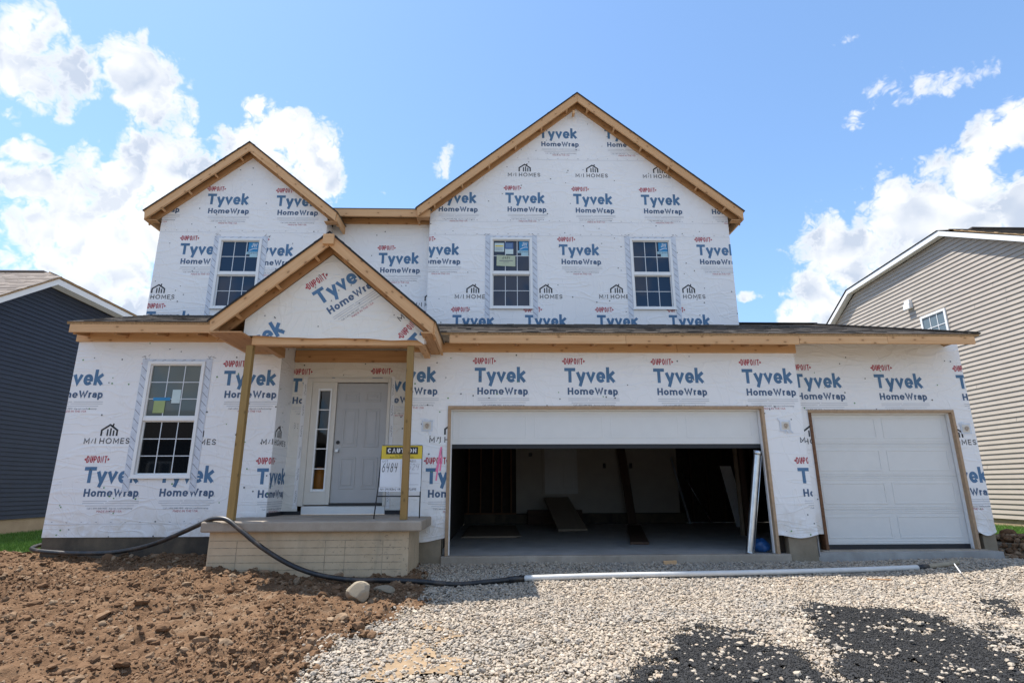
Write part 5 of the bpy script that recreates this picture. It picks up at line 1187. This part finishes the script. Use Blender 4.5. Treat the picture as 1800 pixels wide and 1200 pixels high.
# blue bag behind the duct
rg = random.Random(5); mb = MB(); nlat, nlon = 12, 18
for i in range(nlat+1):
    for j in range(nlon):
        a, b = math.pi*i/nlat, 2*math.pi*j/nlon; r = 1+.10*math.sin(3*b+2*a)+.07*math.sin(5*a+b*2)+.05*math.sin(9*b+4*a)
        mb.v.append((4.06+.125*r*math.sin(a)*math.cos(b), .27+.11*r*math.sin(a)*math.sin(b), .15+max(0, .085+.10*r*math.cos(a))))
for i in range(nlat):
    for j in range(nlon): mb.f.append((i*nlon+j, (i+1)*nlon+j, (i+1)*nlon+(j+1) % nlon, i*nlon+(j+1) % nlon)); mb.m.append(0); mb.sm.append(True)
tag(obj('plastic_bag', mb, M['blue_bag'], None, origin=(4.06, .27, .15)), 'crumpled blue plastic bag on the garage floor behind the metal duct', 'bag')
def lumber(name, p0, p1, wd, th, wdir, m, label, cat, group=None):
    o = board(name, p0, p1, wd, th, wdir, m, None, .004); return tag(o, label, cat, group)
lumber('plank', (2.49, 1.48, .172), (3.45, 5.9, .172), .32, .04, (1, 0, 0), M['plank'], 'long dark plank lying on the garage floor', 'plank')
lumber('plank', (3.62, 6.75, .16), (3.42, 7.16, 2.75), .22, .045, (1, 0, 0), M['plank'], 'dark plank standing against the back wall of the garage', 'plank')
ra = lumber('ramp_board', (1.72, 4.42, .185), (1.62, 6.95, .83), .66, .05, (1, 0, 0), M['ply'], 'wide plywood ramp sloping up to the door at the back of the garage', 'ramp')
mb = MB(); mb.box(1.385, 2.055, 4.372, 4.392, .155, .205); obj('ramp_edge', mb, M['pine_shade'], ra) if False else None
for k, (dx_, dz) in enumerate(((0, 0), (.05, .016))):
    mb = MB(); mb.box(-.68+dx_, .42+dx_*1.6, 2.95, 6.2, .155+dz, .169+dz); o = obj('drywall_sheet', mb, M['ply'], None, origin=(-.1, 3, .155+dz))
    tag(o, ('lower' if k == 0 else 'upper')+' of two board sheets lying flat on the garage floor', 'sheet', 'sheets on the garage floor')
mb = MB(); mb.prism([(5.18, 6.9, .15), (5.235, 6.9, .15), (4.90, 7.1, 1.9), (4.845, 7.1, 1.9)], (0, .02, 0)); tag(obj('corner_bead', mb, M['galv'], None, origin=(5.2, 6.9, .15)), 'wide metal strip leaning in the back corner of the garage', 'metal strip')
mb = MB(); mb.tube([(5.83, 7.0, .16), (5.1, 7.1, 1.6)], .012, 8); tag(obj('metal_rod', mb, M['galv'], None, origin=(5.83, 7.0, .16)), 'thin bright rod leaning beside the metal strip in the garage', 'rod')
mb = MB(); mb.prism([(5.92, 5.6, .16), (6.20, 5.6, .16), (5.98, 5.75, 1.62), (5.70, 5.75, 1.62)], (0, .03, 0)); tag(obj('white_board', mb, M['white'], None, origin=(6.06, 5.6, .15)), 'white board leaning in the dark right side of the garage', 'board')
# orange container in the hall
mb = MB(); mb.lathe([(.0, 0), (.11, 0), (.13, .03), (.13, .30), (.11, .35), (.06, .39), (.06, .43), (0, .43)], (-2.93, .95, 1.02), 20); o = obj('water_jug', mb, M['orange'], None, origin=(-2.86, .95, .75)); mb = None
tag(o, 'orange water jug seen through the side light glass', 'jug')
mb = MB(); mb.box(-3.15, -2.65, .80, 1.15, .752, 1.018); tag(obj('carton_box', mb, M['osb'], None, bevel=.006, origin=(-2.85, .95, .752)), 'box under the orange jug, inside the front hall', 'box')
# stones and wood scraps
def rock(name, loc, sc, seed, m, label, cat):
    V, F = ico(2); g = np.random.default_rng(seed); V = V.copy()
    for _ in range(14):
        d = g.normal(size=3); d /= np.linalg.norm(d); c = g.uniform(.55, .92); t = V@d; V -= np.where(t > c, (t-c)*.92, 0)[:, None]*d
    mb = MB(); mb.v = [tuple(loc[i]+v[i]*sc[i] for i in range(3)) for v in V]; mb.f = [tuple(int(i) for i in f) for f in F]; mb.m = [0]*len(F); mb.sm = [False]*len(F)
    return tag(obj(name, mb, m, None, origin=(loc[0], loc[1], loc[2]-sc[2])), label, cat)
rock('boulder', (-1.47, -2.13, .015), (.15, .12, .13), 23, M['rock'], 'pale limestone rock in the dirt below the porch corner', 'rock')
rock('concrete_chunk', (-1.28, -1.74, -.02), (.13, .07, .06), 9, M['found'], 'flat grey concrete chunk under the black hose', 'concrete chunk')
lumber('wood_scrap', (2.42, -.16, .055), (2.61, -.15, .06), .06, .04, (0, 0, 1), M['pine'], 'short pine offcut on the gravel before the garage', 'wood scrap')
lumber('wood_scrap', (4.5, -1.55, .03), (4.75, -1.62, .03), .02, .012, (0, 1, 0), M['pine_shade'], 'thin brown stick on the gravel', 'stick')
lumber('wood_scrap', (6.0, -1.05, .13), (5.75, -1.45, .075), .02, .01, (0, 0, 1), M['white'], 'thin white strip lying on the gravel mound', 'strip')
